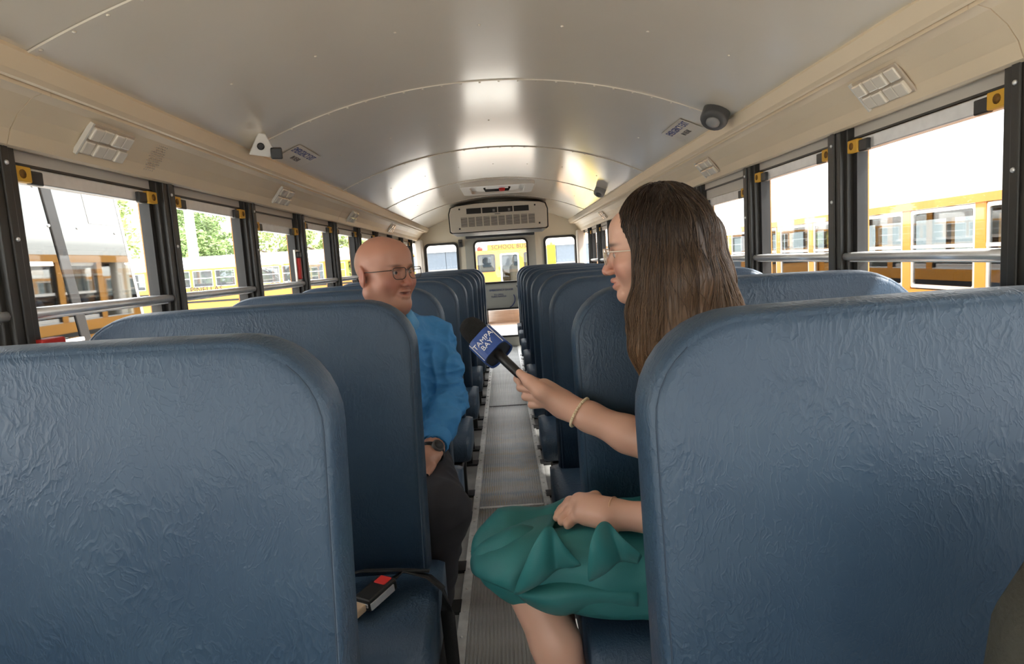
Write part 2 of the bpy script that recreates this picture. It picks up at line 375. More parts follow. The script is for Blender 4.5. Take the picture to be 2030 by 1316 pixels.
# side walls
DY0, DY1 = -1.85, POSTL-3*PW-.10
def side(s):
    nm = 'left' if s < 0 else 'right'
    P0 = POSTL if s < 0 else POSTR
    wl = struct(empty('wall_'+nm, (s*1.13, 0, 0)), f'{nm} side wall of the bus interior')
    X = lambda x: s*x
    def bx(x0, x1, y0, y1, z0, z1): return (min(s*x0, s*x1), y0, z0), (max(s*x0, s*x1), y1, z1)
    # cove moulding
    def extr(name, prof, y0, y1, m, par, smooth=False):
        v = [(s*x, y0, z) for x, z in prof] + [(s*x, y1, z) for x, z in prof]; k = len(prof)
        f = [(i, (i+1) % k, k+(i+1) % k, k+i) for i in range(k)] + [tuple(range(k))[::-1], tuple(range(k, 2*k))]
        me = pmesh(name, v, f, smooth); bm = bmesh.new(); bm.from_mesh(me); bmesh.ops.recalc_face_normals(bm, faces=bm.faces); bm.to_mesh(me); bm.free()
        return link(name, me, m, par)
    extr('cove_moulding', [(.935, 1.668), (.948, 1.632), (.956, 1.622), (.966, 1.620), (.972, 1.628), (.972, 1.70), (.95, 1.70)], YF, YR, M['cream'], wl)
    # header panels, four windows long, slightly bowed
    hp = [(.970, 1.612), (.985, 1.622), (1.015, 1.612), (1.05, 1.580), (1.072, 1.548), (1.080, 1.525), (1.084, 1.515), (1.095, 1.511), (1.135, 1.520), (1.15, 1.62), (1.02, 1.66), (.972, 1.66)]
    ys = [YF, P0-.05-8*PW+PW*4, P0-.05, P0-.05+4*PW, P0-.05+8*PW, YR] if s < 0 else [YF, P0-.08-4*PW, P0-.08, P0-.08+4*PW, P0-.08+8*PW, YR]
    for a, b in zip(ys[:-1], ys[1:]):
        if b-a > .1: extr('header_panel', hp, a+.0015, b-.0015, M['cream'], wl)
    # strip between header and window heads, then lower side panel, outer skin
    MB().box(*bx(1.135, 1.165, YF, YR, 1.485, 1.56)).build('window_head_strip', M['creamlight'], wl)
    MB().box(*bx(1.128, 1.136, YF, YR, 1.483, 1.489)).build('dark_reveal_line', M['pillar'], wl)
    yl = YF if s > 0 else DY1
    MB().box(*bx(1.12, 1.18, yl, YR, 0, .78)).build('lower_panel', M['wallgrey'], wl)
    MB().box(*bx(1.10, 1.18, yl, YR, .78, .80)).build('window_sill', M['alu'], wl, bevel=.004)
    MB().box(*bx(1.185, 1.215, yl, YR, -.35, .79)).build('outer_skin', M['busyellow'], wl)
    MB().box(*bx(1.17, 1.215, YF, YR, 1.478, 1.565)).build('outer_drip_rail', M['busyellow'], wl)
    for z in (.35, .62): MB().box(*bx(1.212, 1.225, yl, YR, z, z+.05)).build('rub_rail', M['black'], wl)
    k = -5
    while True:
        e = P0+k*PW
        if e > YR-.3: break
        if e-.1 > YF and (s > 0 or e > DY1):
            p = MB(); p.box(*bx(1.098, 1.17, e-.088, e-.012, .79, 1.525)); p.box(*bx(1.112, 1.160, e-.105, e+.0, .79, 1.52)); p.box(*bx(1.092, 1.1, e-.062, e-.038, .79, 1.518))
            po = p.build('window_post', M['pillar'], wl, bevel=.003)
            MB().box(*bx(1.166, 1.180, e-.10, e-.0, .78, 1.50)).build('outer_post', M['black'], wl); MB().box(*bx(1.180, 1.184, e-.10, e-.0, .78, 1.50)).build('outer_post_cap', M['busyellow'], wl)
            sc = MB()
            for z in (1.30, 1.475): sc.lathe([(.006, 0), (.005, .003), (.002, .004)], basis((s*1.092, e-.05, z), (0, 1, 0), (0, 0, 1), (-s, 0, 0)) if s > 0 else basis((s*1.092, e-.05, z), (0, 0, 1), (0, 1, 0), (1, 0, 0)), 8)
            sc.build('screw', M['alu'], po)
        k += 1
    return wl, P0
walls = {}
wn = 0
for s in (-1, 1):
    wl, P0 = side(s); walls[s] = wl
    def bx(x0, x1, y0, y1, z0, z1): return (min(s*x0, s*x1), y0, z0), (max(s*x0, s*x1), y1, z1)
    k = -5
    while P0+(k+1)*PW-.1 < YR-.25:
        y0 = P0+k*PW; y1 = P0+(k+1)*PW-.105
        if y0 > YF+.02 and (s > 0 or y0 > DY1):
            wn += 1
            wr = struct(empty('window_%d' % wn, (s*1.15, (y0+y1)/2, .8)), 'split sash side window with yellow corner latches')
            low = (s < 0 and k == 2) or (s > 0 and k == 2)
            zt = 1.485 - (.045 if low else 0)
            # upper sash
            if low: MB().box(*bx(1.142, 1.160, y0, y1, zt, 1.484)).build('head_filler', M['creamlight'], wr)
            MB().box(*bx(1.128, 1.158, y0, y1, zt-.042, zt-.004)).build('top_rail', M['alu'], wr, bevel=.003)
            for a, b in ((y0, y0+.024), (y1-.024, y1)):
                MB().box(*bx(1.130, 1.158, a, b, .80, zt-.03)).build('side_rail', M['black'], wr)
            for d, a in ((1, y0), (-1, y1)):
                t = MB().box(*bx(1.112, 1.13, min(a, a+d*.055), max(a, a+d*.055), zt-.044, zt-.006)).build('latch_tab', M['yellowtab'], wr, bevel=.003)
                MB().lathe([(.011, 0), (.011, .002)], basis((s*1.1125, a+d*.024, zt-.025), (0, 1, 0), (0, 0, 1), (-s, 0, 0)), 12).build('finger_hole', M['hole'], t)
                MB().box(*bx(1.116, 1.13, min(a+d*.055, a+d*.10), max(a+d*.055, a+d*.10), zt-.046, zt-.012)).build('latch_slide', M['blackplastic'], wr, bevel=.003)
            # meeting rail: round nosed bar
            b = MB(); b.tube([(s*1.118, y0-.018, 1.125), (s*1.118, y1+.018, 1.125)], .0135, 10); b.box(*bx(1.118, 1.158, y0, y1, 1.108, 1.138))
            b.build('meeting_rail', M['alu'], wr)
            MB().box(*bx(1.150, 1.154, y0+.01, y1-.01, 1.13, zt-.03)).build('pane', M['glass'], wr)
            MB().box(*bx(1.140, 1.144, y0+.01, y1-.01, .83, 1.12)).build('pane', M['glass'], wr)
            MB().box(*bx(1.125, 1.158, y0, y1, .80, .845)).build('bottom_rail', M['alu'], wr, bevel=.004)
        k += 1

# glazed service door at the front, on the left of the picture (behind the camera)
sdv_ = struct(empty('door_2', (-1.15, (DY0+DY1)/2, 0)), 'glazed folding service door at the front of the bus')
for ya_, yb_ in ((DY0, (DY0+DY1)/2-.01), ((DY0+DY1)/2+.01, DY1-.01)):
    v, f = ring(rrect(ya_, .0, yb_, 1.48, .02, 2), rrect(ya_+.05, .08, yb_-.05, 1.42, .02, 2), .03, basis((-1.16, 0, 0), (0, 1, 0), (0, 0, 1), (1, 0, 0)))
    link('door_leaf', pmesh('door_leaf', v, f), M['pillar'], sdv_)
    MB().box((-1.15, ya_+.05, .08), (-1.146, yb_-.05, 1.42)).build('pane', M['glass'], sdv_)
# rear wall with the emergency door
rw = struct(empty('wall_rear', (0, YR, 0)), 'cream rear bulkhead of the bus')
MR = basis((0, YR, 0), (1, 0, 0), (0, 0, 1), (0, 1, 0))
def archpts(x0, x1, n=16): return [(x, zc(max(-.97, min(.97, x)))+.01) for x in np.linspace(x1, x0, n)]
def holed(outer_pts, holes, h, M_):
    """flat plate with rounded holes, via bmesh triangle fill"""
    bm = bmesh.new()
    def loop(pts):
        vs = [bm.verts.new((x, y, 0)) for x, y in pts]; return [bm.edges.new((vs[i], vs[(i+1) % len(vs)])) for i in range(len(vs))]
    es = loop(outer_pts)
    for q in holes: es += loop(q)
    bmesh.ops.triangle_fill(bm, use_beauty=True, use_dissolve=False, edges=es)
    r = bmesh.ops.extrude_face_region(bm, geom=bm.faces[:])
    for e in r['geom']:
        if isinstance(e, bmesh.types.BMVert): e.co.z += h
    bmesh.ops.recalc_face_normals(bm, faces=bm.faces)
    bm.transform(M_)
    me = bpy.data.meshes.new('plate'); bm.to_mesh(me); bm.free(); return me
wl_ = rrect(-1.02, .88, -.56, 1.47, .06); wr_ = rrect(.59, .88, 1.04, 1.475, .06)
outer = [(-1.16, 0), (-.47, 0), (-.47, 1.56), (.48, 1.56), (.48, 0), (1.16, 0), (1.16, 1.62), (.96, 1.68)] + archpts(-.95, .95) + [(-.96, 1.68), (-1.16, 1.62)]
link('rear_panel', holed(outer, [wl_, wr_], .05, MR), M['rearwall'], rw)
for i, (q, q0) in enumerate(((wl_, (-1.02, .88, -.56, 1.47)), (wr_, (.59, .88, 1.04, 1.475)))):
    o_ = struct(empty('window_%d' % (wn+1+i), ((q0[0]+q0[2])/2, YR, .88)), 'small rounded rear window in a dark rubber gasket')
    inn = rrect(q0[0]+.03, q0[1]+.03, q0[2]-.03, q0[3]-.03, .05)
    v, f = ring(q, inn, .05, basis((0, YR-.02, 0), (1, 0, 0), (0, 0, 1), (0, 1, 0)))
    link('gasket', pmesh('gasket', v, f), M['pillar'], o_)
    MB().prism(inn, .005, basis((0, YR+.01, 0), (1, 0, 0), (0, 0, 1), (0, 1, 0))).build('pane', M['glass'], o_)
# corner columns
for s in (-1, 1):
    MB().box((s*1.08-.05, YR-.16, 0), (s*1.08+.05, YR-.01, 1.53)).build('corner_column', M['creamlight'], rw, bevel=.02)
# door
dr = struct(empty('door_1', (0, YR, 0)), 'rear emergency door with two windows and a lever handle')
dU = rrect(-.36, .88, .38, 1.475, .07); dL = rrect(-.36, .14, .38, .545, .05)
link('door_panel', holed([(-.47, .0), (.48, .0), (.48, 1.56), (-.47, 1.56)], [dU, dL], .04, MR), M['greygreen'], dr)
for q, b in ((dU, (-.36, .88, .38, 1.475)), (dL, (-.36, .14, .38, .545))):
    inn = rrect(b[0]+.025, b[1]+.025, b[2]-.025, b[3]-.025, .05)
    v, f = ring(q, inn, .05, basis((0, YR-.015, 0), (1, 0, 0), (0, 0, 1), (0, 1, 0)))
    g = link('gasket', pmesh('gasket', v, f), M['pillar'], dr)
    MB().prism(inn, .005, basis((0, YR+.01, 0), (1, 0, 0), (0, 0, 1), (0, 1, 0))).build('pane', M['glass'], dr)
h = MB(); h.tube([(.20, YR-.05, .84), (.25, YR-.075, .74), (.33, YR-.075, .58)], .016, 8); h.lathe([(.035, 0), (.035, .03)], basis((.27, YR-.05, .70), (1, 0, 0), (0, 0, -1), (0, 1, 0)), 12)
h.build('lever_handle', M['blackplastic'], dr)['label'] = 'black emergency lever'
text('EMERGENCY DOOR', .036, basis((-.02, YR-.004, .79), (1, 0, 0), (0, 0, 1), (0, -1, 0)), M['darkblue'], dr)
text('TO OPEN\nTURN HANDLE', .03, basis((-.06, YR-.004, .715), (1, 0, 0), (0, 0, 1), (0, -1, 0)), M['darkblue'], dr)
ar = MB(); ar.tube([(.04+.12*math.cos(a), YR-.004, .66+.12*math.sin(a)) for a in np.linspace(-1.2, .5, 10)], .006, 6)
ar.build('arrow_mark', M['darkblue'], dr)
# front bulkhead with a wide windshield (behind the camera)
fwl = struct(empty('wall_front', (0, YF, 0)), 'front bulkhead with windshield')
link('front_panel', holed([(-1.16, 0), (1.16, 0), (1.16, 1.62), (.96, 1.68)] + archpts(-.95, .95) + [(-.96, 1.68), (-1.16, 1.62)], [rrect(-1.0, .70, 1.0, 1.50, .08)], .05, basis((0, YF-.05, 0), (1, 0, 0), (0, 0, 1), (0, 1, 0))), M['rearwall'], fwl)
MB().box((-1.0, YF-.03, .70), (1.0, YF-.025, 1.50)).build('pane', M['glass'], fwl)

# ------------------------------------------------------------------ bench seats
ST = .095                                             # backrest thickness
def back_outline(inset, n=9):
    # x: -.865 (wall) .. 0 (aisle); rounded upper corners
    x0, x1, z0, z1 = -.865+inset, -inset, .34, 1.10-inset
    R = .135-inset; pts = [(x1, z0)]
    for k in range(n+1):
        a = PI/2*k/n; pts.append((x1-R+R*math.cos(a), z1-R*.95+R*.95*math.sin(a)))
    m = 10
    for k in range(1, m): pts.append((x1-R+(x0+R-x1+R)*k/m, z1+.004*math.sin(PI*k/m)))
    R2 = R*1.15
    for k in range(n+1):
        a = PI/2+PI/2*k/n; pts.append((x0+R2+R2*math.cos(a), z1-R2+R2*math.sin(a)))
    pts.append((x0, z0))
    # side subdivisions
    out = []
    for i, p in enumerate(pts):
        out.append(p)
    return out
def lean(z): return (z-.95)*.13
def seat_meshes(mx):
    rings = [(.05, -ST/2-.004), (.020, -ST/2-.002), (.0105, -ST/2), (.0095, -ST/2+.0015), (.007, -ST/2+.001), (.002, -ST/2+.007), (-.001, -ST/2+.022), (-.003, 0), (-.001, ST/2-.022), (.004, ST/2-.008), (.012, ST/2), (.05, ST/2+.004)]
    v = []; f = []; n = None
    for d, y in rings:
        o = back_outline(d); n = len(o)
        for x, z in o: v.append((x*mx, y+lean(z), z))
    for i in range(len(rings)-1):
        for k in range(n): f.append((i*n+k, i*n+(k+1) % n, (i+1)*n+(k+1) % n, (i+1)*n+k))
    f += [tuple(range(n))[::-1], tuple((len(rings)-1)*n+k for k in range(n))]
    if mx < 0: f = [q[::-1] for q in f]
    back = pmesh('backrest', v, f, True)
    bm = bmesh.new(); bm.from_mesh(back); bmesh.ops.recalc_face_normals(bm, faces=bm.faces); bm.to_mesh(back); bm.free()
    back.polygons.foreach_set('use_smooth', [True]*len(back.polygons))
    sm = MB()
    for y in (-ST/2+.0005, ST/2+.0005):
        sm.tube([(x*mx, y+lean(z), z) for x, z in back_outline(.0100)[:7]], .0011, 5)
    me = bpy.data.meshes.new('seam'); me.from_pydata(sm.v, [], sm.f)
    # cushion: rounded block, front edge waterfall
    x0, x1 = -.865, .035
    prof = [(-.03, .27), (-.03, .405), (-.10, .415), (-.22, .412), (-.34, .408), (-.395, .395), (-.42, .365), (-.425, .33), (-.415, .29), (-.38, .27)]
    cb = bmesh.new(); k = len(prof)
    cols = [(x0, .0), (x0+.012, 1.), (x0+.03, 1.), (x1-.05, 1.), (x1-.018, .9), (x1, .0)]
    cz_, cy_ = .34, -.22
    vs = []
    for x, q in cols:
        sc = 1 if q == 1 else (.975 if q > 0 else .90)
        vs.append([cb.verts.new((x*mx, cy_+(y-cy_)*(sc if sc > .95 else .95), cz_+(z-cz_)*sc)) for y, z in prof])
    for a, b in zip(vs[:-1], vs[1:]):
        for i in range(k): cb.faces.new((a[i], a[(i+1) % k], b[(i+1) % k], b[i]))
    cb.faces.new(vs[0]); cb.faces.new(vs[-1][::-1])
    bmesh.ops.recalc_face_normals(cb, faces=cb.faces)
    cu = bpy.data.meshes.new('seat_cushion'); cb.to_mesh(cu); cb.free()
    cu.polygons.foreach_set('use_smooth', [True]*len(cu.polygons))
    fr = MB()
    def bb(xa, xb, ya, yb, za, zb): fr.box((min(xa*mx, xb*mx), ya, za), (max(xa*mx, xb*mx), yb, zb))
    bb(-.85, -.01, -.40, -.37, .235, .27); bb(-.85, -.01, -.06, -.03, .235, .27); bb(-.03, -.005, -.40, -.03, .235, .27); bb(-.86, -.83, -.40, -.03, .2, .27)
    bb(-.05, -.025, -.03, .0, .24, .40)
    lg = []
    for y in (-.36, -.07):
        l = MB(); xx = -.03
        l.box((min((xx-.016)*mx, (xx+.016)*mx), y-.022, .012), (max((xx-.016)*mx, (xx+.016)*mx), y+.022, .24))
        l.box((min((xx-.03)*mx, (xx+.05)*mx), y-.04, 0), (max((xx-.03)*mx, (xx+.05)*mx), y+.04, .012)); lg.append(l)
    def mk(b, nm):
        m_ = bpy.data.meshes.new(nm); m_.from_pydata(b.v, [], b.f); m_.update(); return m_
    return back, me, cu, mk(fr, 'frame'), [mk(l, 'leg') for l in lg]
TPL = {-1: seat_meshes(1), 1: seat_meshes(-1)}
for t in TPL.values():
    t[0].materials.append(M['vinyl']); t[1].materials.append(M['seam']); t[2].materials.append(M['vinyl']); t[3].materials.append(M['blackplastic'])
    for q in t[4]: q.materials.append(M['blackplastic'])
ORD = ['nearest', 'second', 'third', 'fourth', 'fifth', 'sixth', 'seventh', 'eighth', 'ninth', 'tenth']
SEATL = [.865+.79*k for k in range(10)]; SEATR = [.795+.79*k for k in range(10)]
XL, XR = -.213, .188
def place_seat(s, k, y):
    nm = 'left' if s < 0 else 'right'
    e = empty('bench_seat', (XL if s < 0 else XR, y, 0))
    if k == 0: lb = f'large blue vinyl bench seat back filling the lower {nm} foreground'
    elif s < 0 and k == 1: lb = 'blue vinyl bench seat in front of the man, seat belt buckle on its cushion'
    elif s < 0 and k == 2: lb = 'blue vinyl bench seat the bald man sits on'
    elif s > 0 and k == 1: lb = 'blue vinyl bench seat the woman in green sits on'
    else: lb = f'blue vinyl bench seat, {ORD[k]} from the camera in the {nm} row'
    tag(e, lb, 'bench seat', 'blue bench seats in two rows')
    t = TPL[s]
    def ch(n_, me, par):
        o = bpy.data.objects.new(n_, me); COL.objects.link(o); o.parent = par; return o
    b = ch('backrest', t[0], e); ch('seam', t[1], b); ch('seat_cushion', t[2], e); ch('frame', t[3], e)
    for q in t[4]: ch('leg', q, e)
    return e
for k, y in enumerate(SEATL): place_seat(-1, k, y)
for k, y in enumerate(SEATR): place_seat(1, k, y)

# ------------------------------------------------------------------ fittings inside
# wall unit: air conditioner on the rear bulkhead
YA = 7.2
ac = tag(empty('air_conditioner', (.01, YA+.2, 1.52)), 'off white air conditioner box above the rear emergency door', 'air conditioner')
KX = .857
def az(z): return 1.524+(z-1.585)*.955
o0 = [(x*KX, az(z)) for x, z in [(-.62, 1.60), (-.60, 1.585), (.62, 1.585), (.64, 1.60), (.645, 1.80), (.62, 1.865), (.55, 1.885), (.3, 1.905), (.0, 1.912), (-.3, 1.905), (-.53, 1.885), (-.60, 1.865), (-.625, 1.80)]]
MB().prism([(x*1.025, 1.68+(z-1.68)*1.06) for x, z in o0], .9, basis((0, YA+.02, 0), (1, 0, 0), (0, 0, 1), (0, 1, 0))).build('backing_trim', M['black'], ac)
ck = MB().prism(o0, .05, basis((0, YA, 0), (1, 0, 0), (0, 0, 1), (0, 1, 0))).build('cover', M['offwhite'], ac, bevel=.008)
for i, (a, b) in enumerate(((-.40, -.21), (-.195, .0), (.012, .20), (.215, .41))):
    MB().box((a*KX, YA-.004, az(1.79)), (b*KX, YA+.01, az(1.853))).build('air_slot', M['black'], ac)
    if i in (1, 2): MB().box(((b-.06)*KX, YA-.008, az(1.80)), ((b-.03)*KX, YA-.002, az(1.83))).build('louvre_knob', M['grey'], ac)
for i in range(10):
    x = (-.478+i*.0975)*KX; w = .083*KX
    MB().box((x, YA-.003, az(1.645)), (x+w, YA+.01, az(1.752))).build('grille', M['greydark'], ac)
    g = MB()
    for j in range(7): g.box((x, YA-.006, az(1.652+j*.0148)), (x+w, YA-.002, az(1.658+j*.0148)))
    g.build('grille_slat', M['offwhite'], ac)['kind'] = 'stuff'
MB().box((-.03, YA-.004, az(1.768)), (.03, YA, az(1.78))).build('badge', M['grey'], ac)
for x, z in ((-.49, 1.85), (.49, 1.85), (-.50, 1.625), (.54, 1.64)):
    MB().lathe([(.010, 0), (.010, .005), (.005, .008)], basis((x*KX, YA, az(z)), (0, 0, 1), (1, 0, 0), (0, -1, 0)), 10).build('screw', M['black'], ac)
sh = tag(MB().prism([(-.45, 1.50), (.47, 1.50), (.47, 1.585), (-.45, 1.585)], .06, basis((0, YR-.10, 0), (1, 0, 0), (0, 0, 1), (0, 1, 0))).build('header_pad', M['charcoal'], bevel=.012), 'charcoal padded header bar between air conditioner and rear door', 'header pad')
bz = tag(empty('alarm_box', (-.53, YR-.03, 1.44)), 'small dark alarm box on the rear wall left of the door', 'alarm box')
MB().box((-.555, YR-.05, 1.40), (-.50, YR, 1.50)).build('housing', M['greydark'], bz, bevel=.006); MB().lathe([(.015, 0), (.012, .006)], basis((-.527, YR-.05, 1.455), (0, 0, 1), (1, 0, 0), (0, -1, 0)), 12).build('button', M['black'], bz)
# roof hatch
hy = 6.05
ht = tag(empty('roof_hatch', (.02, hy, zc(0))), 'white roof hatch with a dark red handle in the ceiling', 'roof hatch')
def hq(w, d, z0, z1, m, n_, b=.01):
    return MB().prism(rrect(.02-w, -d, .02+w, d, .06), z1-z0, basis((0, hy, z0), (1, 0, 0), (0, 1, 0), (0, 0, 1))).build(n_, m, ht, bevel=b)
fo = rrect(.02-.33, -.36, .02+.33, .36, .05); fi = rrect(.02-.25, -.28, .02+.25, .28, .05)
v, f = ring(fo, fi, .05, basis((0, hy, 1.838), (1, 0, 0), (0, 1, 0), (0, 0, 1)))
link('hatch_frame', pmesh('hatch_frame', v, f), M['white'], ht)
hq(.25, .28, 1.862, 1.875, M['white'], 'hatch_lid', .004)
hq(.20, .2, 1.850, 1.863, M['white'], 'hatch_recess', .004)
hd = MB(); hd.tube([(-.10, hy-.12, 1.85), (-.09, hy-.12, 1.825), (.12, hy-.12, 1.825), (.13, hy-.12, 1.85)], .012, 8); hd.build('hatch_handle', M['black'], ht)
MB().lathe([(.03, 0), (.03, .02), (.02, .028)], basis((.06, hy-.12, 1.84), (1, 0, 0), (0, -1, 0), (0, 0, -1)), 12).build('release_knob', M['red'], ht)

# surface frames on ceiling / header panels
def ceil_frame(x, y, dz=.002):
    z = zc(x); sl = -.2357*2.1*abs(x)**1.1*(1 if x > 0 else -1)
    n = Vector((sl, 0, -1)).normalized(); ty = Vector((0, 1, 0))
    return Vector((x, y, z))+n*dz, n, ty
# white camera (left)
p, n, ty = ceil_frame(-.885, 2.53, 0)
cm = tag(empty('camera_housing', p), 'white triangular surveillance camera housing on the left ceiling edge', 'camera')
fwd = Vector((.35, -1, -.25)).normalized(); rt = fwd.cross(Vector((0, 0, 1))).normalized(); upv = rt.cross(fwd)
Mc = basis(p+n*.03-fwd*-.01, rt, upv, -fwd)
MB().prism([(-.045, -.03), (.03, -.04), (.05, -.02), (.02, .045), (-.005, .05)][::-1], .10, basis(p+n*.028+fwd*.02, -rt, upv, fwd) @ Matrix.Translation((0, 0, -.08))).build('housing', M['white'], cm, bevel=.004)
MB().lathe([(.0135, 0), (.0135, .004), (.009, .0045)], basis(p+n*.028+fwd*.0415, -rt, upv, fwd), 16).build('lens', M['black'], cm)
MB().box((-.02, -.02, -.03), (.022, .022, .03), basis(p+n*.035+fwd*.035-rt*.05-upv*.02, -rt, upv, fwd)).build('connector', M['blackplastic'], cm, bevel=.005)
# dome / cylinder devices (right)
for (x, y, r, m, lb) in ((.885, 2.52, .052, M['greydark'], 'dark round surveillance camera beside the right emergency exit sticker'), (.86, 5.28, .046, M['grey'], 'small grey camera on the right ceiling edge near the rear')):
    p, n, ty = ceil_frame(x, y, 0)
    ax = (n+Vector((-.15, -.55, -.1))).normalized(); xx = ax.orthogonal().normalized(); yy = ax.cross(xx)
    e = tag(empty('round_camera', p), lb, 'camera')
    MB().lathe([(r*.9, -.03), (r, 0), (r, .05), (r*.92, .058), (r*.5, .06)], basis(p, xx, yy, ax), 20).build('drum', m, e)
    MB().lathe([(r*.5, .058), (r*.5, .066), (r*.2, .07)], basis(p, xx, yy, ax), 16).build('lens', M['greydark'] if m is M['grey'] else M['grey'], e)
# stickers on the ceiling
for s, y in ((-1, 2.98), (1, 2.93)):
    e = None
    x0 = .905
    lb = ('left' if s < 0 else 'right')
    pts = []; 
    p, n, ty = ceil_frame(s*.862, y, .003)
    along = Vector((0, 1, 0)) if s < 0 else Vector((0, -1, 0))
    # reads from inside the bus: baseline towards the cove
    upd = (along.cross(n)); upd = upd if upd.z > 0 else -upd
    if upd.cross(along).dot(n) > 0: pass
    xr = along; zr = n; yr = zr.cross(xr)
    if yr.z < 0: xr = -xr; yr = -yr
    st = tag(MB().prism([(-.155, -.05), (.155, -.05), (.155, .052), (-.155, .052)], .0008, basis(p, xr, yr, zr)).build('exit_sticker', M['film']), f'rectangular EMERGENCY EXIT sticker on the {lb} ceiling edge', 'sticker', 'emergency exit stickers')
    text('EMERGENCY EXIT', .048, basis(p+zr*.001+yr*.018, xr, yr, zr), M['darkblue'], st, sx=.74)
    text('IN REAR', .034, basis(p+zr*.001-yr*.026, xr, yr, zr), M['ink'], st, sx=.8)
# interior lamps: clear ribbed rectangular lenses on header panels
def header_frame(s, y, t=.5):
    a = Vector((s*1.022, y, 1.606)); b = Vector((s*1.078, y, 1.535))
    d = (a-b).normalized(); n = Vector((-s*d.z*1, 0, s*d.x)); n = n if n.x*s < 0 else -n
    return b+(a-b)*t, d, n.normalized()
for s, y in ((-1, 1.83), (-1, 3.27), (-1, 4.75), (-1, 6.4), (1, 1.72), (1, 3.16), (1, 4.75), (1, 6.4)):
    p, d, n = header_frame(s, y)
    xr = Vector((0, 1, 0)) if s < 0 else Vector((0, -1, 0)); 
    B = basis(p-n*.002, xr, d, n)
    wh = {1.83: 'near the front of the left header beside the speaker holes', 3.27: 'second on the left header panel', 4.75: f'third on the {"left" if s<0 else "right"} header panel', 6.4: f'last on the {"left" if s<0 else "right"} header panel', 1.72: 'above the nearest right window', 3.16: 'second on the right header panel'}[y]
    e = tag(empty('interior_lamp', p), f'clear ribbed plastic lamp lens {wh}', 'lamp', 'clear lamp lenses along the header panels')
    MB().box((-.098, -.045, 0), (.098, .045, .006), B).build('base_plate', M['lamp_trim'], e, bevel=.002)
    for i in range(4):
        for j in range(2):
            MB().box((-.092+i*.047, -.041+j*.043, .005), (-.092+i*.047+.041, -.041+j*.043+.037, .014+.004*((i+j) % 2)), B).build('lens_facet', M['lamp_clear'], e, bevel=.004)
    MB().box((-.104, -.047, .0), (-.097, .047, .012), B).build('end_cap', M['white'], e)
# perforated speaker panel on left header
p, d, n = header_frame(-1, 2.08)
sp = tag(empty('speaker_grille', p), 'hexagonal field of speaker holes punched in the left header', 'speaker')
g = MB()
B = basis(p, Vector((0, 1, 0)), d, n)
for j in range(12):
    w = 7 if 2 < j < 9 else 5
    for i in range(w):
        cx_ = (i-(w-1)/2)*.0115+(.0057 if j % 2 else 0); cy_ = (j-5.5)*.0078
        g.lathe([(.0022, -.001), (.0022, .0018)], B @ Matrix.Translation((cx_, cy_, 0)), 6)
g.build('hole_field', M['lamp_trim'], sp)['kind'] = 'stuff'
# red strap on a left post, red tag at lower left window
rs = tag(empty('belt_cutter', W(592, 520, 3.50)), 'red safety belt cutter hanging on the left window post', 'belt cutter')
q = W(590, 500, 3.52)
MB().box((-1.098, 3.50, 1.15), (-1.075, 3.535, 1.27)).build('handle', M['red'], rs, bevel=.008)
MB().box((-1.098, 3.497, 1.265), (-1.07, 3.54, 1.30)).build('head', M['blackplastic'], rs, bevel=.008)
MB().box((-1.10, 3.485, 1.14), (-1.09, 3.548, 1.31)).build('bracket', M['white'], rs)
rt_ = tag(empty('window_release', (-1.08, 1.55, 1.03)), 'red emergency release handle at the bottom of the nearest left window', 'release handle')
MB().box((-1.112, 1.52, 1.02), (-1.075, 1.60, 1.063)).build('grip', M['red'], rt_, bevel=.006); MB().box((-1.13, 1.515, .99), (-1.10, 1.60, 1.03)).build('mount', M['blackplastic'], rt_, bevel=.004)
# seat belt lying on the cushion in front of the second left seat back
sb = tag(empty('seat_belt', (-.35, 1.50, .42)), 'black seat belt with red-button buckle on the cushion before the man', 'seat belt')
bl = W(740, 1160, 1.40)
bp = Vector((-.315, 1.405, .438)); dirb = Vector((.45, .75, .10)).normalized(); sdv = Vector((0, 0, 1)).cross(dirb).normalized(); upb = dirb.cross(sdv)
Bb = basis(bp, dirb, sdv, upb)
MB().box((-.05, -.026, -.013), (.045, .026, .015), Bb).build('buckle', M['blackplastic'], sb, bevel=.005)
MB().box((.012, -.016, .013), (.04, .016, .0175), Bb).build('push_button', M['red'], sb, bevel=.002)
MB().box((-.052, -.02, -.002), (-.046, .02, .006), Bb).build('tongue_slot', M['alu'], sb)
MB().box((-.048, -.029, -.008), (.03, -.026, .008), Bb).build('buckle_edge', M['alu'], sb)
def strap(pts, w, m, par, nm='webbing', t=.0016):
    pts = [Vector(p_) for p_ in pts]; v = []; f = []
    for i, p_ in enumerate(pts):
        t_ = (pts[min(i+1, len(pts)-1)]-pts[max(i-1, 0)]).normalized(); s_ = t_.cross(Vector((0, .35, 1))).normalized()
        u_ = s_.cross(t_)
        for a, b in ((-1, -1), (1, -1), (1, 1), (-1, 1)): v.append(p_+s_*(w/2*a)+u_*(t*b))
    for i in range(len(pts)-1):
        for k in range(4): f.append((i*4+k, i*4+(k+1) % 4, i*4+4+(k+1) % 4, i*4+4+k))
    f += [(3, 2, 1, 0), tuple(len(v)-4+k for k in range(4))]
    return link(nm, pmesh(nm, v, f, True), m, par)
strap([(-.29, 1.45, .44), (-.26, 1.468, .455), (-.20, 1.46, .44), (-.165, 1.44, .418), (-.158, 1.43, .36), (-.15, 1.40, .25)], .046, M['belt'], sb)
strap([(-.42, 1.47, .45), (-.36, 1.475, .458), (-.28, 1.475, .455), (-.20, 1.478, .445)], .046, M['belt'], sb)
MB().box((-.09, -.02, -.006), (-.055, .02, .012), Bb).build('stalk', mat('beige_stalk', (.5, .36, .24), .6), sb, bevel=.003)
